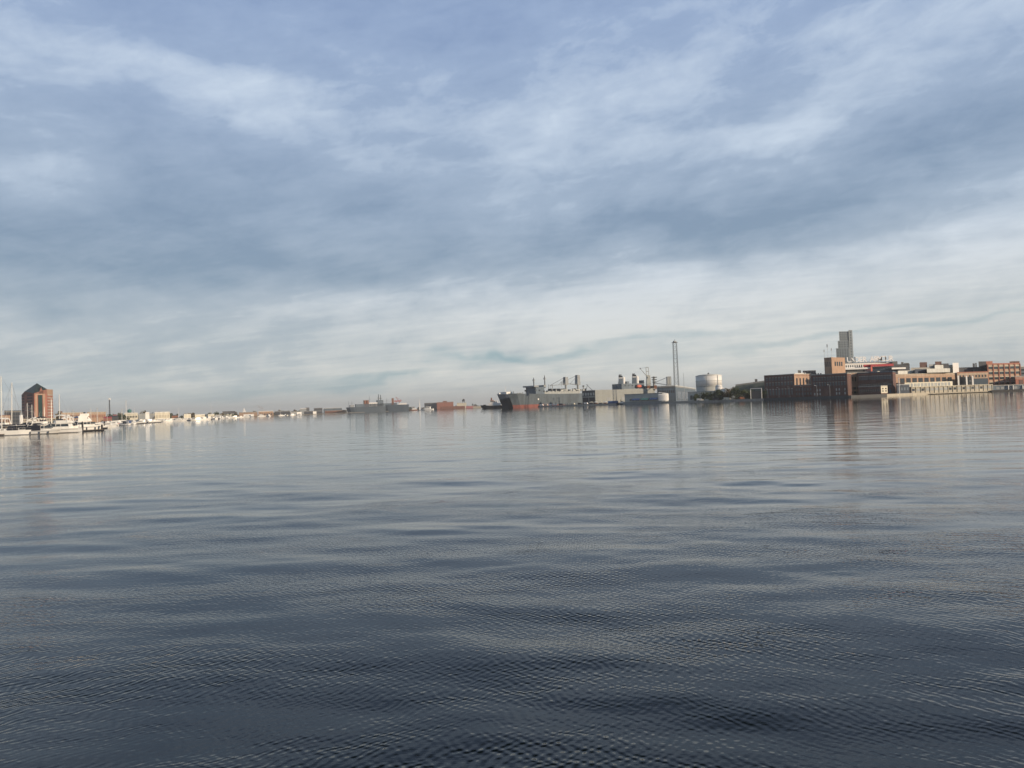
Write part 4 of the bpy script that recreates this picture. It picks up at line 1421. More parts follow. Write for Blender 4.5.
def grey_ship(label, x0, x1, D0, D1_, ydeck, blocks, hull='ship_dark', masts=(), name='naval_ship', B=26):
    bow, stern = G(x0, D0), G(x1, D1_)
    c, rz, L = oriented(bow, stern)
    t = thing(name, label, 'ship', c, local=True, rz=rz)
    H = Z((x0 + x1) / 2, ydeck, (D0 + D1_) / 2)
    MB().loft(hull_rings(L, B, H, rake=.05, sheer=.0, full=.75, n=12)).build('hull', M[hull], t)
    def at(px):
        u = (px - x0) / (x1 - x0)
        return L / 2 - L * u
    Dm = (D0 + D1_) / 2
    for (nm, a, b, yt, mm) in blocks:
        z1 = Z((a + b) / 2, yt, Dm)
        MB().box(((at(a) + at(b)) / 2, 0, (H - .5 + z1) / 2), (abs(at(a) - at(b)), B * .7, z1 - H + .5)).build(nm, M[mm], t)
    for (a, yt, r_) in masts:
        mo = MB().tube((at(a), 0, H), (at(a), 0, Z(a, yt, Dm)), r_, r_ * .5).build('mast', M['ship_dark'], t)
        MB().tube((at(a) - 4, 0, H + (Z(a, yt, Dm) - H) * .7), (at(a) + 4, 0, H + (Z(a, yt, Dm) - H) * .7), r_ * .5).build('crosstree', M['haze_grey'], mo)
    return t


grey_ship('long hazy grey naval ship with tall twin masts, far away left of centre', 346, 385, 2200, 2240, 406.8,
          [('superstructure', 355.5, 385, 403.8, 'blue_grey'), ('forecastle_house', 350, 354, 405, 'grey'), ('funnel', 364, 366, 400.3, 'rust'), ('funnel', 366.7, 368.5, 400.2, 'rust'),
           ('white_house', 368.5, 377, 402.5, 'white'), ('bridge', 377, 383, 400.0, 'blue_grey')],
          masts=((369.6, 396.0, .5), (378.8, 394.2, 1.9), (380.9, 394.8, 1.9), (349, 401, .5), (352, 401.5, .5)))
grey_ship('second hazy grey naval ship with a brown funnel, right behind the longer one', 383, 409, 2290, 2300, 404.8,
          [('superstructure', 384, 397, 403.2, 'blue_grey'), ('funnel', 392, 394, 398.3, 'rust'), ('white_house', 399, 407, 403.0, 'white')],
          masts=((387, 398, .5),))
# red dock crane between them
cp = G(398, 2420)
cr = thing('dock_crane', 'faded red dock crane with a leaning boom behind the second grey ship', 'crane', (cp.x, cp.y, 1.2))
zc = Z(398, 401, 2420)
for k_ in (-8, 8):
    MB().tube((cp.x + k_, cp.y, 1.2), (cp.x + k_ * .6, cp.y, zc), 1.1).build('leg', M['pink'], cr)
MB().box((cp.x, cp.y, zc), (22, 5, 4)).build('cabin', M['pink'], cr)
MB().tube((cp.x + 4, cp.y, zc), (cp.x - 7, cp.y, Z(396, 397.0, 2420)), 1.0, .5).build('boom', M['pink'], cr)
MB().tube((cp.x - 6, cp.y, Z(396, 397.2, 2420)), (cp.x + 14, cp.y, zc + 1.5), .5).build('stay', M['pink'], cr)

small_boat('small dark workboat right of the hazy grey ships', 413, 2100, 26, R(185), 'tug', 'rust')
lh = thing('light_tower', 'slim white light tower on the far shore beside a white ferry house', 'tower', tuple(G(419.6, 2000, 1.2)))
p = G(419.6, 2000)
MB().tube((p.x, p.y, 1.2), (p.x, p.y, Z(419.6, 403, 2000)), 1.7, 1.3, 10).build('base', M['white'], lh)
MB().tube((p.x, p.y, Z(419.6, 403, 2000)), (p.x, p.y, Z(419.6, 398.4, 2000)), .7, .4, 10).build('upper_mast', M['white'], lh)
small_boat('white ferry with a tall house moored on the far shore beside the light tower', 427, 1900, 34, R(170), 'cruiser', 'gel', name='ferry')
far_block('warehouse', 'dark grey warehouse behind the white ferry on the far shore', 'warehouse', 424.5, 437, 402.9, 2300, 40, 'roof_dark', 'dark')
far_block('factory', 'red brown factory block with a small roof house on the far shore', 'factory', 437, 453.5, 402.0, 2280, 50, 'brick_red', 'rust')
far_block('roof_house', 'tiny roof house standing on the red brown factory', 'roof house', 443, 447, 401.0, 2290, 10, 'brick', 'rust', z0=Z(445, 402.3, 2290))
far_block('shed', 'low rusty shed in front of the red brown factory', 'shed', 440, 465, 406.3, 2100, 15, 'brick', 'rust')
far_block('office_building', 'cream building under a dark round tank, right of the factory', 'building', 457, 466.5, 402.8, 2300, 30, 'cream', 'stone')
wt = thing('water_tank', 'dark round water tank above the cream building on the far shore', 'water tank', tuple(G(463.8, 2310, 1.2)))
p = G(463.8, 2310)
z0_, z1_ = Z(463.8, 401.6, 2310), Z(463.8, 399.2, 2310)
MB().lathe((p.x, p.y, 0), [(4, z0_), (4.4, (z0_ + z1_) / 2), (3, z1_), (.5, z1_ + 1)], 16).build('tank', M['dark'], wt)
for i in range(4):
    a = math.pi / 4 + i * math.pi / 2
    MB().tube((p.x + 5 * math.cos(a), p.y + 5 * math.sin(a), 1.2), (p.x + 3.5 * math.cos(a), p.y + 3.5 * math.sin(a), z0_ + .2), .5).build('leg', M['dark'], wt)
far_block('shed', 'pinkish low shed right of the water tank on the far shore', 'shed', 466, 476, 405.8, 2200, 20, 'pink', 'concrete')
far_block('shed', 'pale low shed at the right end of the far shore, left of the tugboat', 'shed', 473, 481, 406.2, 2150, 20, 'stone', 'concrete')

# ================================================================== far left shore
FB = [  # name, label, x0, x1, ytop, D, wall, roof, windows
    ('office_building', 'white flat office on the left shore below a greenish tank', 124.5, 138, 412.6, 800, 'cream', 'roof_light', (8, 'glass', .45, .75)),
    ('shed', 'small white shed roof in a row between the two white offices', 145.5, 149.5, 412.2, 860, 'white', 'white', None),
    ('warehouse', 'grey warehouse behind the small white shed on the left shore', 138.5, 155, 413.3, 900, 'grey', 'grey', None),
    ('office_building', 'largest bright white flat building on the left shore', 155, 170, 411.7, 820, 'cream', 'roof_light', (9, 'stone', .3, .8)),
    ('warehouse', 'brown low warehouse right of the largest white building', 171, 178, 415.0, 980, 'rust', 'roof_dark', None),
    ('building', 'white house with a dark roof edge behind the cabin boats', 184, 191, 413.8, 1040, 'cream', 'roof_light', None),
    ('building', 'long white house, second right of the largest white building', 195, 205, 414.2, 1080, 'cream', 'roof_light', None),
    ('building', 'white house with a red side, third right of the largest white building', 208, 214.5, 413.9, 1120, 'cream', 'roof_light', None),
    ('warehouse', 'low pale warehouse just left of the dark roofed sheds', 215, 222, 414.6, 1180, 'grey', 'concrete', None),
    ('shed', 'shed with a raised dark roof on the left shore', 222.5, 235.5, 411.2, 1500, 'roof_dark', 'roof_dark', None),
    ('building', 'bright cream building in front of the dark roofed shed', 224, 234, 413.8, 1380, 'cream', 'roof_light', None),
    ('building', 'tan building under a thin white spire on the far left shore', 239, 257.5, 412.0, 1650, 'brick_tan', 'concrete', None),
    ('shed', 'long white quay shed in front of the tan building', 243.5, 254, 414.2, 1500, 'white', 'white', None),
    ('warehouse', 'tan warehouse with a bright white roof near the steam plume', 258.5, 273.5, 411.0, 1750, 'brick_tan', 'white', (6, 'dark', .1, .6)),
    ('warehouse', 'long dark warehouse right of the white roofed one', 274.5, 290, 411.0, 1850, 'roof_dark', 'grey', None),
    ('shed', 'low grey shed with a pale end on the far left shore', 290.5, 297, 411.6, 1950, 'grey', 'concrete', None),
    ('shed', 'low white shed between grey sheds on the far shore', 297, 301.5, 411.9, 1900, 'white', 'white', None),
    ('warehouse', 'warehouse with a raised white roof light on the far shore', 300, 306.5, 408.4, 2250, 'grey', 'white', None),
    ('warehouse', 'dark steep roofed warehouse right beside the raised white roof', 305.5, 309.5, 407.5, 2260, 'roof_dark', 'roof_dark', None),
    ('warehouse', 'flat dark warehouse in the middle of the far shore', 304, 322, 410.8, 2150, 'roof_dark', 'grey', None),
    ('warehouse', 'dark raised roof block above the flat dark warehouse', 314, 322.5, 408.0, 2300, 'roof_dark', 'roof_dark', None),
    ('shed', 'small bright shed in front of the flat dark warehouse', 313, 316.5, 411.4, 2080, 'white', 'white', None),
    ('warehouse', 'very long pale roofed warehouse left of the hazy grey ships', 323.5, 342, 407.9, 2400, 'blue_grey', 'roof_light', None),
    ('warehouse', 'brown low warehouse at the water left of the hazy grey ships', 325, 345, 410.2, 2250, 'rust', 'grey', None),
]
for nm, lab, x0, x1, yt, D, wl, rf, wn in FB:
    far_block(nm, lab, nm.replace('_', ' '), x0, x1, yt, D, 25, wl, rf, wins=wn, rh=1.0, slope=rng.uniform(4, 10))
# greenish tank and spire
p = G(129.6, 840)
t = thing('water_tank', 'greenish domed tank rising behind the white office on the left shore', 'water tank', (p.x, p.y, 1.2))
z_ = Z(129.6, 409.2, 840)
MB().lathe((p.x, p.y, 0), [(1.5, 1.2), (1.5, z_ - 4)], 12).build('shaft', M['teal'], t)
MB().lathe((p.x, p.y, 0), [(1.5, z_ - 4), (2.2, z_ - 3), (2.2, z_ - 1.2), (1.2, z_ - .3), (.2, z_)], 16).build('tank', M['teal'], t)
p = G(244.2, 1700)
t = thing('church_spire', 'thin white spire above the tan building on the far left shore', 'spire', (p.x, p.y, 1.2))
MB().box((p.x, p.y, 6), (7, 7, 10)).build('tower', M['cream'], t)
MB().prism([(p.x - 3, p.y - 3), (p.x + 3, p.y - 3), (p.x + 3, p.y + 3), (p.x - 3, p.y + 3)], 10.9, Z(244, 408.0, 1700),
           [(p.x - .3, p.y - .3), (p.x + .3, p.y - .3), (p.x + .3, p.y + .3), (p.x - .3, p.y + .3)]).build('spire', M['white'], t)
# radio mast
p = G(109.8, 720)
t = thing('radio_mast', 'dark slender radio mast with a pale head behind the red sheds', 'mast', (p.x, p.y, 1.2))
zt = Z(109.4, 398.4, 720)
for i in range(3):
    a = i * 2.1
    MB().tube((p.x + .7 * math.cos(a), p.y + .7 * math.sin(a), 1.2), (p.x + .35 * math.cos(a), p.y + .35 * math.sin(a), zt - 1.2), .13).build('leg', M['dark'], t)
q = MB()
for k_ in range(12):
    z = 2 + (zt - 4) * k_ / 12
    for i in range(3):
        a, b_ = i * 2.1, (i + 1) * 2.1
        q.tube((p.x + .6 * math.cos(a), p.y + .6 * math.sin(a), z), (p.x + .6 * math.cos(b_), p.y + .6 * math.sin(b_), z + 1.5), .08, n=4)
q.build('bracing', M['dark'], t)
MB().box((p.x, p.y, zt - .5), (1.6, 1.4, 1.5)).build('head', M['white'], t)

# brown brick terraces behind the marina
fp = slab(61.5, 660, 84.5, 690, 16)
t = bldg('brick_terrace', 'long tan brick terrace behind the marina, left of the boat with upper decks', 'building', fp, 73, 412.4, 670, M['brick_tan'], M['stone'],
         wins=[(0, dict(z=(.55, .85), nx=14, nz=1, m=M['brick_dark'], wf=.5, hf=.8)), (0, dict(z=(.12, .42), nx=14, nz=1, m=M['brick_dark'], wf=.5, hf=.8))])
fp = slab(61, 676, 62.6, 677, 6)
MB().prism([tuple(p) for p in fp], 8, Z(62, 411.2, 676)).build('chimney', M['brick_dark'], t)
fp = slab(87, 690, 106, 720, 16)
bldg('brick_terrace', 'shorter tan brick terrace just right of the boat with upper decks', 'building', fp, 97, 411.8, 700, M['brick_tan'], M['stone'],
     wins=[(0, dict(z=(.5, .8), nx=10, nz=1, m=M['brick'], wf=.5, hf=.8))])
for i, (a_, b_, y_, D_, mm) in enumerate([(103.5, 112, 416.7, 640, 'red'), (110, 118.5, 415.6, 690, 'roof_dark'), (113, 117, 414.6, 700, 'pink')]):
    lab = ['low shed with a dark red roof right of the brick terraces', 'low dark shed with a steep roof left of the white office', 'small faded red roof house above the dark shed'][i]
    fp = slab(a_, D_, b_, D_ + 3, 9)
    gable('shed', lab, 'shed', fp, Z((a_ + b_) / 2, y_ + 1.2, D_), Z((a_ + b_) / 2, y_, D_), M['brick'] if i != 1 else M['roof_dark'], M[mm])

# ================================================================== octagonal brick tower with green hip roof
def brick_hotel():
    D = 950
    t = thing('apartment_tower', 'red brick apartment tower with a dark faceted hip roof and a green glass strip', 'tower', tuple(G(37, D, 1.2)))
    P = [G(22.0, 968), G(25.0, 950), G(34.6, 934), G(47.2, 948), G(53.4, 966), G(50, 990), G(25.5, 996)]
    P = [p.xy for p in P]
    zE = Z(36, 394.2, 940)
    MB().prism([tuple(p) for p in P], 1.2, zE).build('wall', M['brick_red'], t)
    cen = sum(P, Vector((0, 0))) / len(P)
    cen = G(37.6, 958).xy
    zA = Z(35.2, 383.2, 955)
    zR = Z(50, 389.5, 960)
    # faceted roof: eaves up to a short ridge, with a brick gable on the front
    eave = [Z(22, 395, 968), Z(25, 391.5, 950), Z(34.6, 393.2, 934), Z(47.2, 389.2, 948), Z(53, 392.5, 966), zE + 1, zE + 1]
    v = [(p.x, p.y, e) for p, e in zip(P, eave)] + [(cen.x, cen.y, zA)] + [(p.x, p.y, zE - .01) for p in P]
    n = len(P)
    f = [(i, (i + 1) % n, n) for i in range(n)]
    MB().poly(v, f).build('roof', M['roof_green'], t)
    f2 = [(n + 1 + i, n + 1 + (i + 1) % n, (i + 1) % n, i) for i in range(n)]
    MB().poly(v, f2).build('parapet', M['brick'], t)
    # upper right wing, lit, with bands
    def band(a, b, z0, z1, nm, m, pr=.25):
        d = (b - a).normalized(); nn = Vector((d.y, -d.x))
        if nn.dot(a - cen) < 0: nn = -nn
        MB().prism([tuple(a + nn * pr), tuple(b + nn * pr), tuple(b - nn * .3), tuple(a - nn * .3)], z0, z1).build(nm, m, t)
    fl = (zE - 6) / 9
    for i in range(10):
        z = 4 + fl * i
        band(P[3].lerp(P[4], .12), P[3].lerp(P[4], .95), z + fl * .1, z + fl * .42, 'window_band', M['stone'])
        band(P[1].lerp(P[2], .3), P[1].lerp(P[2], .8), z, z + fl * .55, 'window_band', M['brick_dark'], .2)
        band(P[0].lerp(P[1], .1), P[0].lerp(P[1], .9), z, z + fl * .55, 'window_band', M['brick_dark'], .2)
    band(P[3].lerp(P[4], 0.05), P[3].lerp(P[4], 1), zE - .2, zR, 'upper_wall', M['brick_tan'], .1)
    a, b = P[2], P[3]
    band(a.lerp(b, .06), a.lerp(b, .22), 1.3, zE - .5, 'stone_pier', M['brick_tan'], .5)
    band(a.lerp(b, .70), a.lerp(b, .84), 1.3, zE - .5, 'stone_pier', M['brick_tan'], .5)
    band(a.lerp(b, .08), a.lerp(b, .84), zE - 1.2, zE + .4, 'stone_lintel', M['brick_tan'], .6)
    band(a.lerp(b, .30), a.lerp(b, .64), 1.3, zE - 1.4, 'glass_strip', M['glass_green'], .4)
    # brick dormer gable on the front of the roof
    m0 = a.lerp(b, .35); m1 = a.lerp(b, .78)
    mid = (m0 + m1) / 2
    back = mid.lerp(cen, .75)
    zz0, zz1 = zE + .3, Z(41, 387.3, 940)
    MB().poly([(m0.x, m0.y, zz0), (m1.x, m1.y, zz0), (mid.x, mid.y, zz1), (back.x, back.y, zz1)], [(0, 1, 2), (1, 3, 2), (0, 2, 3), (0, 3, 1)]).build('dormer', M['brick'], t)
brick_hotel()
# low blocks and the garage podium around it
fp = slab(4.5, 900, 21.5, 925, 22)
t = bldg('office_building', 'low dark grey office block left of the brick apartment tower', 'building', fp, 12, 410.3, 905, M['roof_dark'], M['blue_grey'],
         wins=[(0, dict(z=(.2, .9), nx=9, nz=3, m=M['glass'], wf=.7, hf=.5))])
fp = slab(20.5, 860, 62, 880, 26)
t = bldg('parking_garage', 'long beige parking garage with dark openings at the foot of the brick tower', 'garage', fp, 40, 418.3, 868, M['stone'], M['stone'],
         wins=[(0, dict(z=(.15, .55), nx=14, nz=1, m=M['glass'], wf=.7, hf=.8)), (0, dict(z=(.62, .95), nx=14, nz=1, m=M['brick_dark'], wf=.7, hf=.5))])
fp = slab(-14, 840, 10.5, 850, 20)
bldg('brick_terrace', 'low beige house row at the left edge behind the tallest mast', 'building', fp, 0, 415.2, 842, M['brick_tan'], M['brick'],
     wins=[(0, dict(z=(.3, .8), nx=14, nz=1, m=M['brick_dark'], wf=.5, hf=.8))])
p = G(21.2, 620)
t = thing('lookout_tower', 'small white conical tower left of the parking garage', 'tower', (p.x, p.y, 1.2))
MB().lathe((p.x, p.y, 0), [(1.7, 1.1), (1.3, Z(21, 415, 620))], 12).build('shaft', M['white'], t, True)
MB().lathe((p.x, p.y, 0), [(1.0, Z(21, 415, 620)), (1.0, Z(21, 413.4, 620)), (.1, Z(21, 411.8, 620))], 12).build('lantern', M['grey'], t)

# ================================================================== LEFT: the marina
def rings_superstructure(x0, x1, w, z0, z1, fr=.3, bk=.08, side=.12):
    """raked deck house outline: loft from bottom to top (x0 stern, x1 bow)"""
    L = x1 - x0
    b = [(x0, -w / 2), (x1 - L * .25, -w / 2), (x1, -w * .25), (x1, w * .25), (x1 - L * .25, w / 2), (x0, w / 2)]
    t = [(x0 + L * bk, -w / 2 * (1 - side)), (x1 - L * (.25 + fr * .7), -w / 2 * (1 - side)), (x1 - L * fr, -w * .22), (x1 - L * fr, w * .22), (x1 - L * (.25 + fr * .7), w / 2 * (1 - side)), (x0 + L * bk, w / 2 * (1 - side))]
    return b, t


def yacht(label, px, D, L, rz, fly=True, canopy=None, name='motor_yacht', warm=False, decks=1, H=None, arch=True):
    p = G(px, D, 0)
    B = L * .29
    H = H or L * .105
    t = thing(name, label, 'yacht', (p.x, p.y, 0), local=True, rz=rz)
    MB().loft(hull_rings(L, B, H, rake=.13, sheer=.38, full=.5, n=20, draft=.7)).build('hull', M['gel'], t, False)
    MB().loft(hull_rings(L, B, H, rake=.13, sheer=.38, full=.5, n=20, z0=.03, z1=.2, grow=.02)).build('boot_stripe', M['black'], t)
    MB().loft(hull_rings(L, B, H, rake=.13, sheer=.38, full=.5, n=20, z0=H * .74, z1=H * .80, grow=.02)).build('rub_rail', M['navy'], t)
    z = H * .95
    hc = 1.55
    b, tp = rings_superstructure(-L * .32, L * .26, B * .78, z, z + hc, .42, .04)
    MB().prism(b, z, z + hc, tp).build('cabin', M['gel'], t)
    b2, t2 = rings_superstructure(-L * .30, L * .215, B * .80, z, z, .34, .04)
    cab = MB().prism(b2, z + hc * .42, z + hc * .86, [(x * .97, y * .95) for x, y in b2]).build('cabin_window', M['glass'], t)
    for k in range(3):
        MB().box((-L * .14 + k * L * .1, 0, z + hc * .64), (.10, B * .82, hc * .46)).build('window_post', M['gel'], cab)
    z2 = z + hc
    MB().prism([(-L * .34, -B * .40), (L * .06, -B * .36), (L * .06, B * .36), (-L * .34, B * .40)], z2, z2 + .14).build('cabin_roof', M['gel'], t)
    for d in range(decks - 1):
        bb, tt = rings_superstructure(-L * .30, L * .12, B * .8, 0, 0, .3, .05)
        MB().prism(bb, z2 + .14, z2 + 1.7, tt).build('upper_cabin', M['gel'], t)
        MB().box((-L * .12, 0, z2 + 1.0), (L * .24, B * .68, .5)).build('upper_window', M['glass'], t)
        z2 += 1.7
        MB().prism([(-L * .30, -B * .36), (L * .04, -B * .3), (L * .04, B * .3), (-L * .30, B * .36)], z2, z2 + .12).build('upper_roof', M['gel'], t)
    if fly:
        bb, tt = rings_superstructure(-L * .24, L * .03, B * .62, 0, 0, -.05, .0, -.06)
        MB().prism(bb, z2 + .12, z2 + .85, tt).build('flybridge', M['gel'], t)
        MB().box((-L * .02, 0, z2 + 1.0), (.08, B * .5, .42)).build('windscreen', M['glass_blue'], t)
        MB().box((-L * .10, 0, z2 + .95), (L * .06, B * .4, .6)).build('seat', M['canvas'], t)
        if canopy:
            bim = MB()
            r = []
            for k in range(7):
                u = k / 6 * 2 - 1
                zz = z2 + 2.5 - .28 * u * u
                r.append([(-L * .11 + u * L * .1, -B * .3, zz - .25), (-L * .11 + u * L * .1, -B * .18, zz), (-L * .11 + u * L * .1, B * .18, zz), (-L * .11 + u * L * .1, B * .3, zz - .25),
                          (-L * .11 + u * L * .1, B * .3, zz - .33), (-L * .11 + u * L * .1, 0, zz - .08), (-L * .11 + u * L * .1, -B * .3, zz - .33)])
            bo = bim.loft(r).build('bimini_top', M[canopy], t)
            for sx in (-1, 1):
                for sy in (-1, 1):
                    MB().tube((-L * .11 + sx * L * .08, sy * B * .29, z2 + .8), (-L * .11 + sx * L * .09, sy * B * .29, z2 + 2.15), .03).build('bimini_pole', M['alu'], bo)
    elif canopy:
        r = []
        for k in range(8):
            u = k / 7
            x = -L * .44 + u * L * .40
            zz = z + hc * (.35 + 1.05 * math.sin(math.pi * min(1, .12 + u * .62)))
            w_ = B * .46
            r.append([(x, -w_, z + .05), (x, -w_ * .95, z + (zz - z) * .7), (x, -w_ * .55, zz), (x, w_ * .55, zz), (x, w_ * .95, z + (zz - z) * .7), (x, w_, z + .05)])
        MB().loft(r).build('cockpit_cover', M[canopy], t)
    if arch:
        xa = -L * .26
        zt = z2 + (2.0 if fly else 1.2)
        q = MB()
        q.tube((xa - .3, -B * .36, z2), (xa, -B * .26, zt), .11)
        q.tube((xa - .3, B * .36, z2), (xa, B * .26, zt), .11)
        q.tube((xa, -B * .26, zt), (xa, B * .26, zt), .13)
        ar = q.build('radar_arch', M['gel'], t)
        MB().lathe((xa, 0, zt + .1), [(.32, 0), (.34, .12), (.3, .25), (.1, .3)], 12).build('radar_dome', M['gel'], ar)
        MB().tube((xa, B * .2, zt), (xa - .5, B * .22, zt + 2.6), .03, .015).build('antenna', M['white'], ar)
    # bow rail and posts
    rr = hull_rings(L, B, H, rake=.13, sheer=.38, full=.5, n=20)
    q = MB()
    pts = []
    for sd in (4, 5):
        line = [Vector(r[sd]) for r in rr[11:20]]
        prev = None
        for i, a in enumerate(line):
            top = Vector((a.x - .05, a.y * .95, a.z + .65))
            if i % 2 == 0: q.tube((a.x - .05, a.y * .95, a.z - .02), top, .02, n=4)
            if prev is not None: q.tube(prev, top, .025, n=4)
            prev = top
    q.build('bow_rail', M['alu'], t)
    for k in range(3):
        MB().tube((-L * .3 + k * L * .25, -B * .5 - .12, H * .75), (-L * .3 + k * L * .25, -B * .5 - .12, .25), .14, n=8).build('fender', M['navy'], t)
    return t


def sailboat(label, px, D, L, rz, ytop, cover='canvas', rake=0.0, group=None, topm='gel', dodger=True):
    p = G(px, D, 0)
    B, H = L * .28, L * .1
    t = thing('sailboat', label, 'sailboat', (p.x, p.y, 0), group, local=True, rz=rz)
    MB().loft(hull_rings(L, B, H, rake=.12, sheer=.22, full=.42, stern=.7, n=18, draft=.6)).build('hull', M['gel'], t)
    MB().loft(hull_rings(L, B, H, rake=.12, sheer=.22, full=.42, stern=.7, n=18, z0=.03, z1=.18, grow=.02)).build('boot_stripe', M['navy'], t)
    MB().prism([(-L * .14, -B * .27), (L * .2, -B * .2), (L * .27, 0), (L * .2, B * .2), (-L * .14, B * .27)], H * .95, H + .52,
               [(-L * .14, -B * .23), (L * .16, -B * .16), (L * .22, 0), (L * .16, B * .16), (-L * .14, B * .23)]).build('cabin', M[topm], t)
    for sy in (-1, 1):
        for k in range(3):
            MB().box((-L * .06 + k * L * .09, sy * B * .245, H + .26), (L * .05, .06, .18)).build('porthole', M['glass'], t)
    zt = Z(px, ytop, D)
    mx = L * .06
    top = (mx + rake, 0, zt)
    ms = MB().tube((mx, 0, H), top, .125, .085, 8).build('mast', M['alu'], t)
    for u in (.45, .72):
        z = H + (zt - H) * u
        MB().tube((mx + rake * u, -B * .33, z), (mx + rake * u, B * .33, z), .035).build('spreader', M['alu'], ms)
    q = MB()
    q.tube((L * .47, 0, H * 1.2), top, .022, n=4)
    q.tube((-L * .49, 0, H), top, .022, n=4)
    for sy in (-1, 1):
        q.tube((mx, sy * B * .44, H), (mx + rake * .72, sy * B * .33, H + (zt - H) * .72), .018, n=4)
        q.tube((mx + rake * .72, sy * B * .33, H + (zt - H) * .72), top, .018, n=4)
    q.build('rigging', M['grey'], ms)
    bo = MB().tube((mx - .15, 0, H + 1.35), (-L * .36, 0, H + 1.3), .08).build('boom', M['alu'], t)
    MB().loft([[(mx - .2 + (-L * .36 - mx) * u, .17 * (1 - .5 * u) * math.cos(a), H + 1.5 + .22 * (1 - .5 * u) * math.sin(a)) for a in [2 * math.pi * i / 8 for i in range(8)]] for u in (0, .25, .5, .75, 1)]).build('sail_cover', M[cover], bo)
    if dodger:
        r = []
        for k in range(5):
            u = k / 4
            x = -L * .2 + u * L * .14
            zz = H + .5 + .75 * math.sin(math.pi * (.25 + .6 * (1 - u)))
            r.append([(x, -B * .3, H), (x, -B * .26, zz), (x, B * .26, zz), (x, B * .3, H)])
        MB().loft(r).build('spray_hood', M[cover], t)
    MB().tube((-L * .4, 0, H + .9), (-L * .41, 0, H + .9), .42, n=14).build('wheel', M['alu'], t)
    q = MB()
    for sd, sy in ((4, -1), (5, 1)):
        rr = hull_rings(L, B, H, rake=.12, sheer=.22, full=.42, stern=.7, n=18)
        prev = None
        for i in range(0, 19, 2):
            a = Vector(rr[i][sd]); top_ = Vector((a.x, a.y * .95, a.z + .6))
            q.tube((a.x, a.y * .95, a.z - .02), top_, .015, n=4)
            if prev is not None: q.tube(prev, top_, .012, n=4)
            prev = top_
    q.build('lifeline', M['alu'], t)
    return t


def dock(label, pts, w=2.2, h=.5):
    t = thing('floating_dock', label, 'dock', tuple(G(*pts[0])))
    q = MB(); q2 = MB()
    for a, b in zip(pts[:-1], pts[1:]):
        pa, pb = G(*a).xy, G(*b).xy
        d = (pb - pa).normalized(); n = Vector((-d.y, d.x)) * (w / 2)
        q.prism([tuple(pa + n), tuple(pb + n), tuple(pb - n), tuple(pa - n)], h - .16, h)
        n2 = n * .9
        q2.prism([tuple(pa + n2), tuple(pb + n2), tuple(pb - n2), tuple(pa - n2)], -.3, h - .165)
    q.build('deck', M['wood'], t)
    q2.build('float', M['black'], t)
    return t


dock('long low floating dock with dark edge in front of the nearest boats', [(-40, 195), (20, 205), (62, 214), (101, 232)])
dock('dark floating dock behind the nearest yachts, running along the marina', [(-40, 236), (30, 246), (105, 292)])
dock('long far floating dock among the distant small boats of the left shore', [(92, 340), (125, 480), (160, 640)])
for px, D, yt, lab in ((82.4, 224, 422.3, 'thick dark mooring pile in front of the boat with upper decks'), (101.8, 236, 425.0, 'short dark mooring pile at the outer end of the dock'),
                       (104.4, 330, 421.6, 'dark mooring pile by the small white boats past the dock end'), (58.2, 212, 424.5, 'dark mooring pile between the flybridge yacht and the open cruiser'),
                       (16.2, 203, 425.5, 'dark mooring pile between the two nearest sailboats')):
    p = G(px, D)
    t = thing('mooring_pile', lab, 'pile', (p.x, p.y, -1), 'mooring piles of the marina')
    MB().tube((p.x, p.y, -1), (p.x, p.y, Z(px, yt, D)), .3, .27, 10).build('post', M['black'], t)
    MB().tube((p.x, p.y, Z(px, yt, D)), (p.x, p.y, Z(px, yt, D) + .25), .3, .03, 10).build('cap', M['white'] if px < 60 else M['dark'], t)

# nearest boats, left to right
sailboat('tall masted white sailboat at the left edge of the marina', 5.2, 203, 13.5, R(196), 376.0, 'canvas')
sailboat('white sailboat with a leaning mast and beige cabin, second from the left edge', 9.8, 222, 11.5, R(-15), 382.6, 'wood', rake=.35)
yacht('white cruiser with a long low dark cockpit cover in front of the sailboats', 44, 205, 9.6, R(4), fly=False, canopy='canvas', arch=True)
yacht('white flybridge yacht with a white bimini top in front of the brick terrace', 56, 212, 12.6, R(190), fly=True, canopy='gel')
yacht('sunlit white express cruiser next to the flybridge yacht, bow to the right', 69, 216, 8.6, R(-24), fly=False, canopy='gel', H=1.5)
yacht('cream white boat with stacked upper decks at the outer end of the dock', 88.0, 236, 9.4, R(34), fly=True, canopy=None, decks=2, H=1.6, name='trawler_yacht', arch=False)
yacht('white open cruiser moored behind the dark covered cruiser', 22, 235, 11.0, R(165), fly=False, canopy='canvas', H=1.3)
yacht('white yacht with an arch half hidden behind the flybridge yacht', 46, 246, 12.5, R(10), fly=True, canopy='canvas')
yacht('white cruiser moored behind the express cruiser', 74, 262, 11.0, R(170), fly=False, canopy='canvas')
yacht('white cruiser at the left edge behind the tall masted sailboat', -2, 232, 12, R(175), fly=True, canopy='gel')
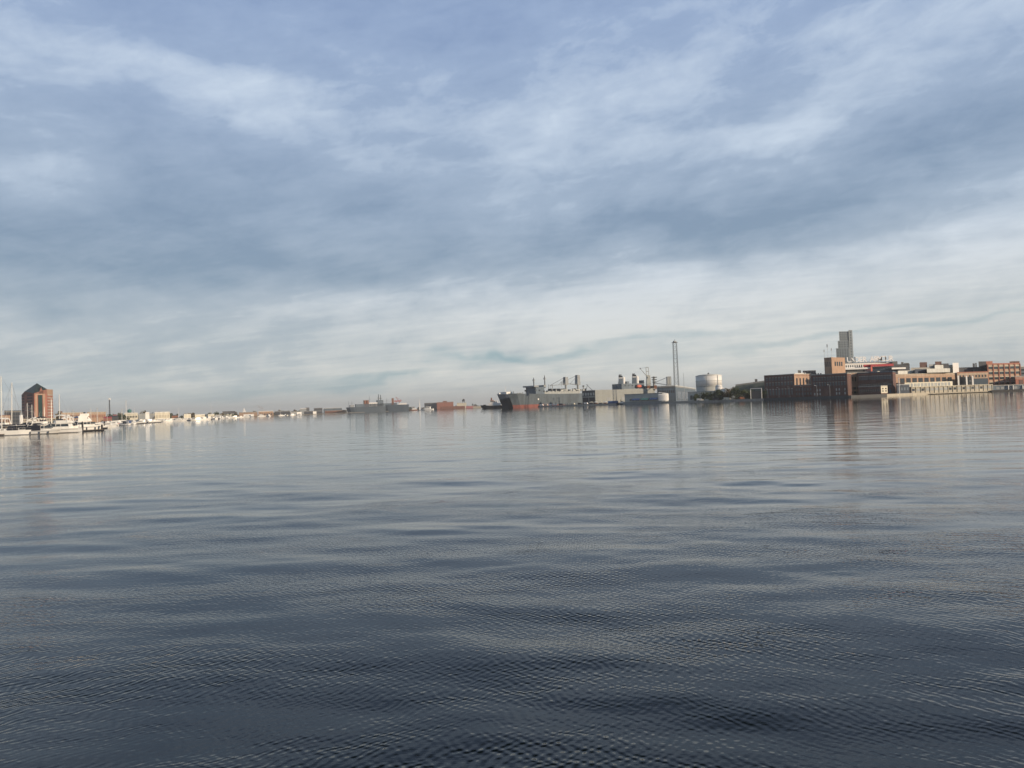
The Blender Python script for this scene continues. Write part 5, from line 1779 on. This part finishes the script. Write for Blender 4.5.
# sailboats farther in
for px, D, yt, L, lab, cv in ((33.7, 262, 404.6, 9.5, 'sailboat with a short mast standing in front of the brick tower', 'canvas'), (28.9, 285, 402.8, 9.5, 'sailboat with a pale thick mast before the dark side of the brick tower', 'wood'),
                          (57.6, 275, 394.2, 11.5, 'sailboat with a thin tall mast right of the brick tower', 'canvas'), (50.5, 290, 399.0, 10, 'sailboat with its mast close to the brick tower right wall', 'blue'),
                          (74.6, 300, 409.5, 9, 'sailboat with a short pale mast in front of the tan brick terrace', 'canvas'), (92.3, 330, 408.5, 9, 'sailboat with a faint mast behind the boat with upper decks', 'canvas'),
                          (98.6, 350, 407.5, 9, 'sailboat with a faint mast in front of the shorter brick terrace', 'blue'), (43.5, 300, 407, 9, 'sailboat with a mast before the green glass strip', 'canvas'),
                          (122.8, 430, 408.8, 9.5, 'sailboat left of the white office, with the thicker of two close masts', 'canvas'), (127.3, 470, 399.8, 12, 'sailboat with the tall thin mast in front of the white office', 'blue')):
    sailboat(lab, px, D, L, R(rng.choice((0, 180)) + rng.uniform(-25, 25)), yt, cv)
yacht('white cruiser with a blue awning moored behind the trawler like boat', 80.5, 275, 10.5, R(-12), fly=True, canopy='blue')
yacht('white yacht behind the dark cockpit cover, below the green glass strip', 31, 262, 11.5, R(186), fly=True, canopy='gel')
yacht('white yacht between the flybridge yacht and the tan brick terrace', 63.5, 268, 11.5, R(174), fly=True, canopy='gel')
for px, D, lab in ((95.5, 305, 'small white cabin boat just right of the boat with upper decks'), (100.6, 330, 'second small white cabin boat right of the outer dock end'),
                   (106.3, 345, 'small white cabin boat beside the dark mooring pile past the dock end')):
    small_boat(lab, px, D, 8.5, R(rng.choice((20, 200)) + rng.uniform(-15, 15)), 'cruiser')
small_boat('small white boat with a red hull below the radio mast', 117.5, 470, 10.5, R(12), 'cruiser', 'orange')
small_boat('cream cabin boat below the low red roofed shed', 112, 430, 9.5, R(190), 'cruiser', 'gel')
small_boat('white boat with a dark canopy in front of the white office', 133, 560, 11, R(5), 'cruiser')
small_boat('white boat left of the largest white building', 140, 600, 9, R(190), 'cruiser')
small_boat('white cruiser with a round dark cover right of the largest white building', 179, 800, 15, R(10), 'cruiser', 'gel', topm='canvas')
# distant row of boats along the shore: nothing in the photo tells them apart
proto = {}
for k, (kind, hm) in enumerate((('cruiser', 'gel'), ('open', 'gel'), ('cruiser', 'navy'), ('sail', 'gel'))):
    proto[k] = None
GL = {0: 'small white cabin boat in the distant row moored along the left shore', 1: 'small open white boat with a dark awning in the distant left row',
      2: 'small dark hulled boat with a white cabin in the distant left row', 3: 'small white sailboat with a thin mast in the distant left row'}
GN = {0: 'white cabin boats in the distant row', 1: 'open boats in the distant row', 2: 'dark hulled boats in the distant row', 3: 'sailboats in the distant row'}
def shoreD(px):
    S = [(92, 430), (112, 520), (150, 730), (205, 830), (232, 1250), (300, 1750)]
    for (a, da), (b, db) in zip(S[:-1], S[1:]):
        if a <= px <= b: return da + (db - da) * (px - a) / (b - a)
    return 1700
spots = []
px = 104.0
while px < 236:
    spots.append(px)
    px += rng.uniform(1.9, 3.6)
spots += [241, 246, 251, 262, 268, 281, 285, 293, 299]
for i, px in enumerate(spots):
    k = rng.choice((0, 0, 0, 0, 1, 2, 3, 0))
    L = rng.uniform(9, 12) * (1.0 if px < 200 else 1.4)
    D = shoreD(px) - rng.uniform(8, 40)
    rz = R(rng.choice((0, 180)) + rng.uniform(-50, 50))
    if proto[k] is None:
        kind, hm = (('cruiser', 'gel'), ('open', 'gel'), ('cruiser', 'navy'), ('sail', 'gel'))[k]
        proto[k] = (small_boat(GL[k], px, D, 10, rz, kind, hm, GN[k]), 10)
    else:
        o = copy_tree(proto[k][0])
        p = G(px, D)
        o.location = (p.x, p.y, 0)
        o.rotation_euler = (0, 0, rz)
        s = L / 10
        o.scale = (s, s, s)

# ================================================================== trees
def leaf_crown(seed, h, r, n, size, lobes):
    g = random.Random(seed)
    v, f = [], []
    ls = []
    for i in range(lobes):
        a = g.uniform(0, 6.28)
        d = g.uniform(0, r * .85)
        ls.append((d * math.cos(a), d * math.sin(a), h * g.uniform(.16, .88), r * g.uniform(.25, .62)))
    for i in range(n):
        c = g.choice(ls)
        u = Vector((g.gauss(0, 1), g.gauss(0, 1), g.gauss(0, .8))).normalized() * (c[3] * g.uniform(.45, 1.05))
        p = Vector(c[:3]) + u
        a = Vector((g.gauss(0, 1), g.gauss(0, 1), g.gauss(0, 1))).normalized()
        b = a.orthogonal().normalized()
        c2 = a.cross(b)
        s = size * g.uniform(.6, 1.4)
        k = len(v)
        v += [p - b * s, p - c2 * s * .6, p + b * s, p + c2 * s * .6]
        f.append((k, k + 1, k + 2, k + 3))
    return v, f


def make_tree(seed, h, r, label, px, D, z0, m='leaf', group=None, n=1500, size=.35, cat='tree'):
    p = G(px, D, z0)
    t = thing('tree', label, cat, tuple(p), group, local=True)
    q = MB()
    g = random.Random(seed)
    q.tube((0, 0, -.2), (0, 0, h * .55), h * .03, h * .016, 7)
    for i in range(6):
        a = g.uniform(0, 6.28)
        z = h * g.uniform(.25, .5)
        q.tube((0, 0, z), (r * .55 * math.cos(a), r * .55 * math.sin(a), z + h * g.uniform(.15, .3)), h * .013, h * .004, 5)
    q.build('trunk', M['bark'], t)
    v, f = leaf_crown(seed, h, r, n, size, 9)
    MB().poly(v, f).build('crown', M[m], t)
    return t


tr = [(697, 660, 393, 'leaf', 'small dark tree at the left foot of the white tank'), (703.5, 640, 390.6, 'leaf', 'bushy dark tree in front of the white tank, middle one'),
      (710.5, 630, 391.5, 'leaf', 'round dark tree in front of the white tank, right one'),
      (716.5, 620, 388.5, 'leaf', 'tall dark tree at the right edge of the white tank'), (721, 612, 390.6, 'leaf', 'dark tree below the small white silos'),
      (726, 612, 388.8, 'leaf2', 'brownish tree just right of the white silos'), (730.5, 640, 386.6, 'leaf2', 'pale brown tree in front of the left end of the sloping roof hall'),
      (735.5, 606, 386.9, 'leaf', 'largest dark green tree before the sloping roof hall'), (740.5, 620, 387.4, 'leaf', 'dark tree right of the largest green tree'),
      (745.5, 610, 388.8, 'leaf', 'dark tree left of the white portal frame'), (749, 640, 389.5, 'leaf', 'small tree close behind the left post of the portal frame'),
      (763.8, 620, 391.0, 'leaf', 'small dark tree squeezed against the brick warehouse')]
for i, (px, D, yt, mm, lab) in enumerate(tr):
    h = Z(px, yt, D) - 1.3
    make_tree(i + 3, h * (1.0 if i > 2 else .8), h * .62, lab, px, D, 1.3, mm, 'trees between the tank and the warehouse', 1100, .42)
# low trees along the far shores (copies of a few crowns)
protos = []
for i in range(4):
    protos.append(make_tree(40 + i, 9, 6, 'small dark tree in the hazy line along the far left shore', 134 + i * 11, 960, 1.2, 'leaf' if i % 2 else 'leaf2', 'trees along the far left shore', 260, 1.0))
zones = [(60, 125, 760), (108, 160, 940), (165, 236, 1250), (236, 300, 1980), (276, 346, 2500), (409, 480, 2500), (560, 600, 1500)]
for a_, b_, D_ in zones:
    px = a_
    while px < b_:
        o = copy_tree(rng.choice(protos))
        p = G(px, D_ + rng.uniform(-40, 120), 1.2)
        o.location = tuple(p)
        s = rng.uniform(.7, 1.25) * (1.0 if D_ < 1300 else 1.25)
        o.scale = (s, s, s * rng.uniform(.8, 1.1))
        o.rotation_euler = (0, 0, rng.uniform(0, 6.28))
        if D_ == 1500: o['label'] = 'tree behind the stern of the grey ships'
        elif a_ == 409: o['label'] = 'small tree in the hazy line behind the factory on the far shore'; o['group'] = 'trees along the far centre shore'
        elif a_ == 60: o['label'] = 'small tree beside the tan brick terraces'; o['group'] = 'trees beside the tan brick terraces'
        px += rng.uniform(3.0, 6.5)

# ================================================================== steam plume and haze
def volume(name, color, dens, aniso=0.0, noisy=False):
    m = bpy.data.materials.new(name)
    m.use_nodes = True
    nt = m.node_tree
    for n in list(nt.nodes): nt.nodes.remove(n)
    out = nt.nodes.new('ShaderNodeOutputMaterial')
    v = nt.nodes.new('ShaderNodeVolumePrincipled')
    v.inputs['Color'].default_value = (*color, 1)
    v.inputs['Density'].default_value = dens
    v.inputs['Anisotropy'].default_value = aniso
    nt.links.new(v.outputs[0], out.inputs['Volume'])
    return m


g = random.Random(2)
pv = G(262, 2000)
sv_, sf_ = [], []
q = MB()
for i in range(9):
    u = i / 8
    px_, py_ = 264.5 - u * 6.5, 409.8 - u * 3.6 + (0.6 if i % 2 else 0)
    c = W(px_, py_, 2000)
    r = 2.6 + 2.2 * math.sin(u * 3) + g.uniform(-.6, .6)
    q.lathe((c.x, c.y, c.z), [(r * math.sin(a), -r * math.cos(a)) for a in (0.05, .6, 1.2, 1.8, 2.4, 3.09)], 10)
me_ = q.build('steam_plume', mat('steam', (.8, .8, .8), 1.0))
me_['label'] = 'small white steam plume above the far left shore'
me_['category'] = 'steam'
me_['kind'] = 'stuff'
me_.data.materials.clear()
me_.data.materials.append(volume('steam_volume', (.95, .95, .95), .09))

hb = MB().box((0, 0, 62.5), (23000, 23000, 131))
hz_ = hb.mesh('haze')
hz_.materials.append(volume('haze_air', (.86, .89, .93), 0.00010, 0.1))
ho = bpy.data.objects.new('haze', hz_)
COL.objects.link(ho)
ho['kind'] = 'stuff'
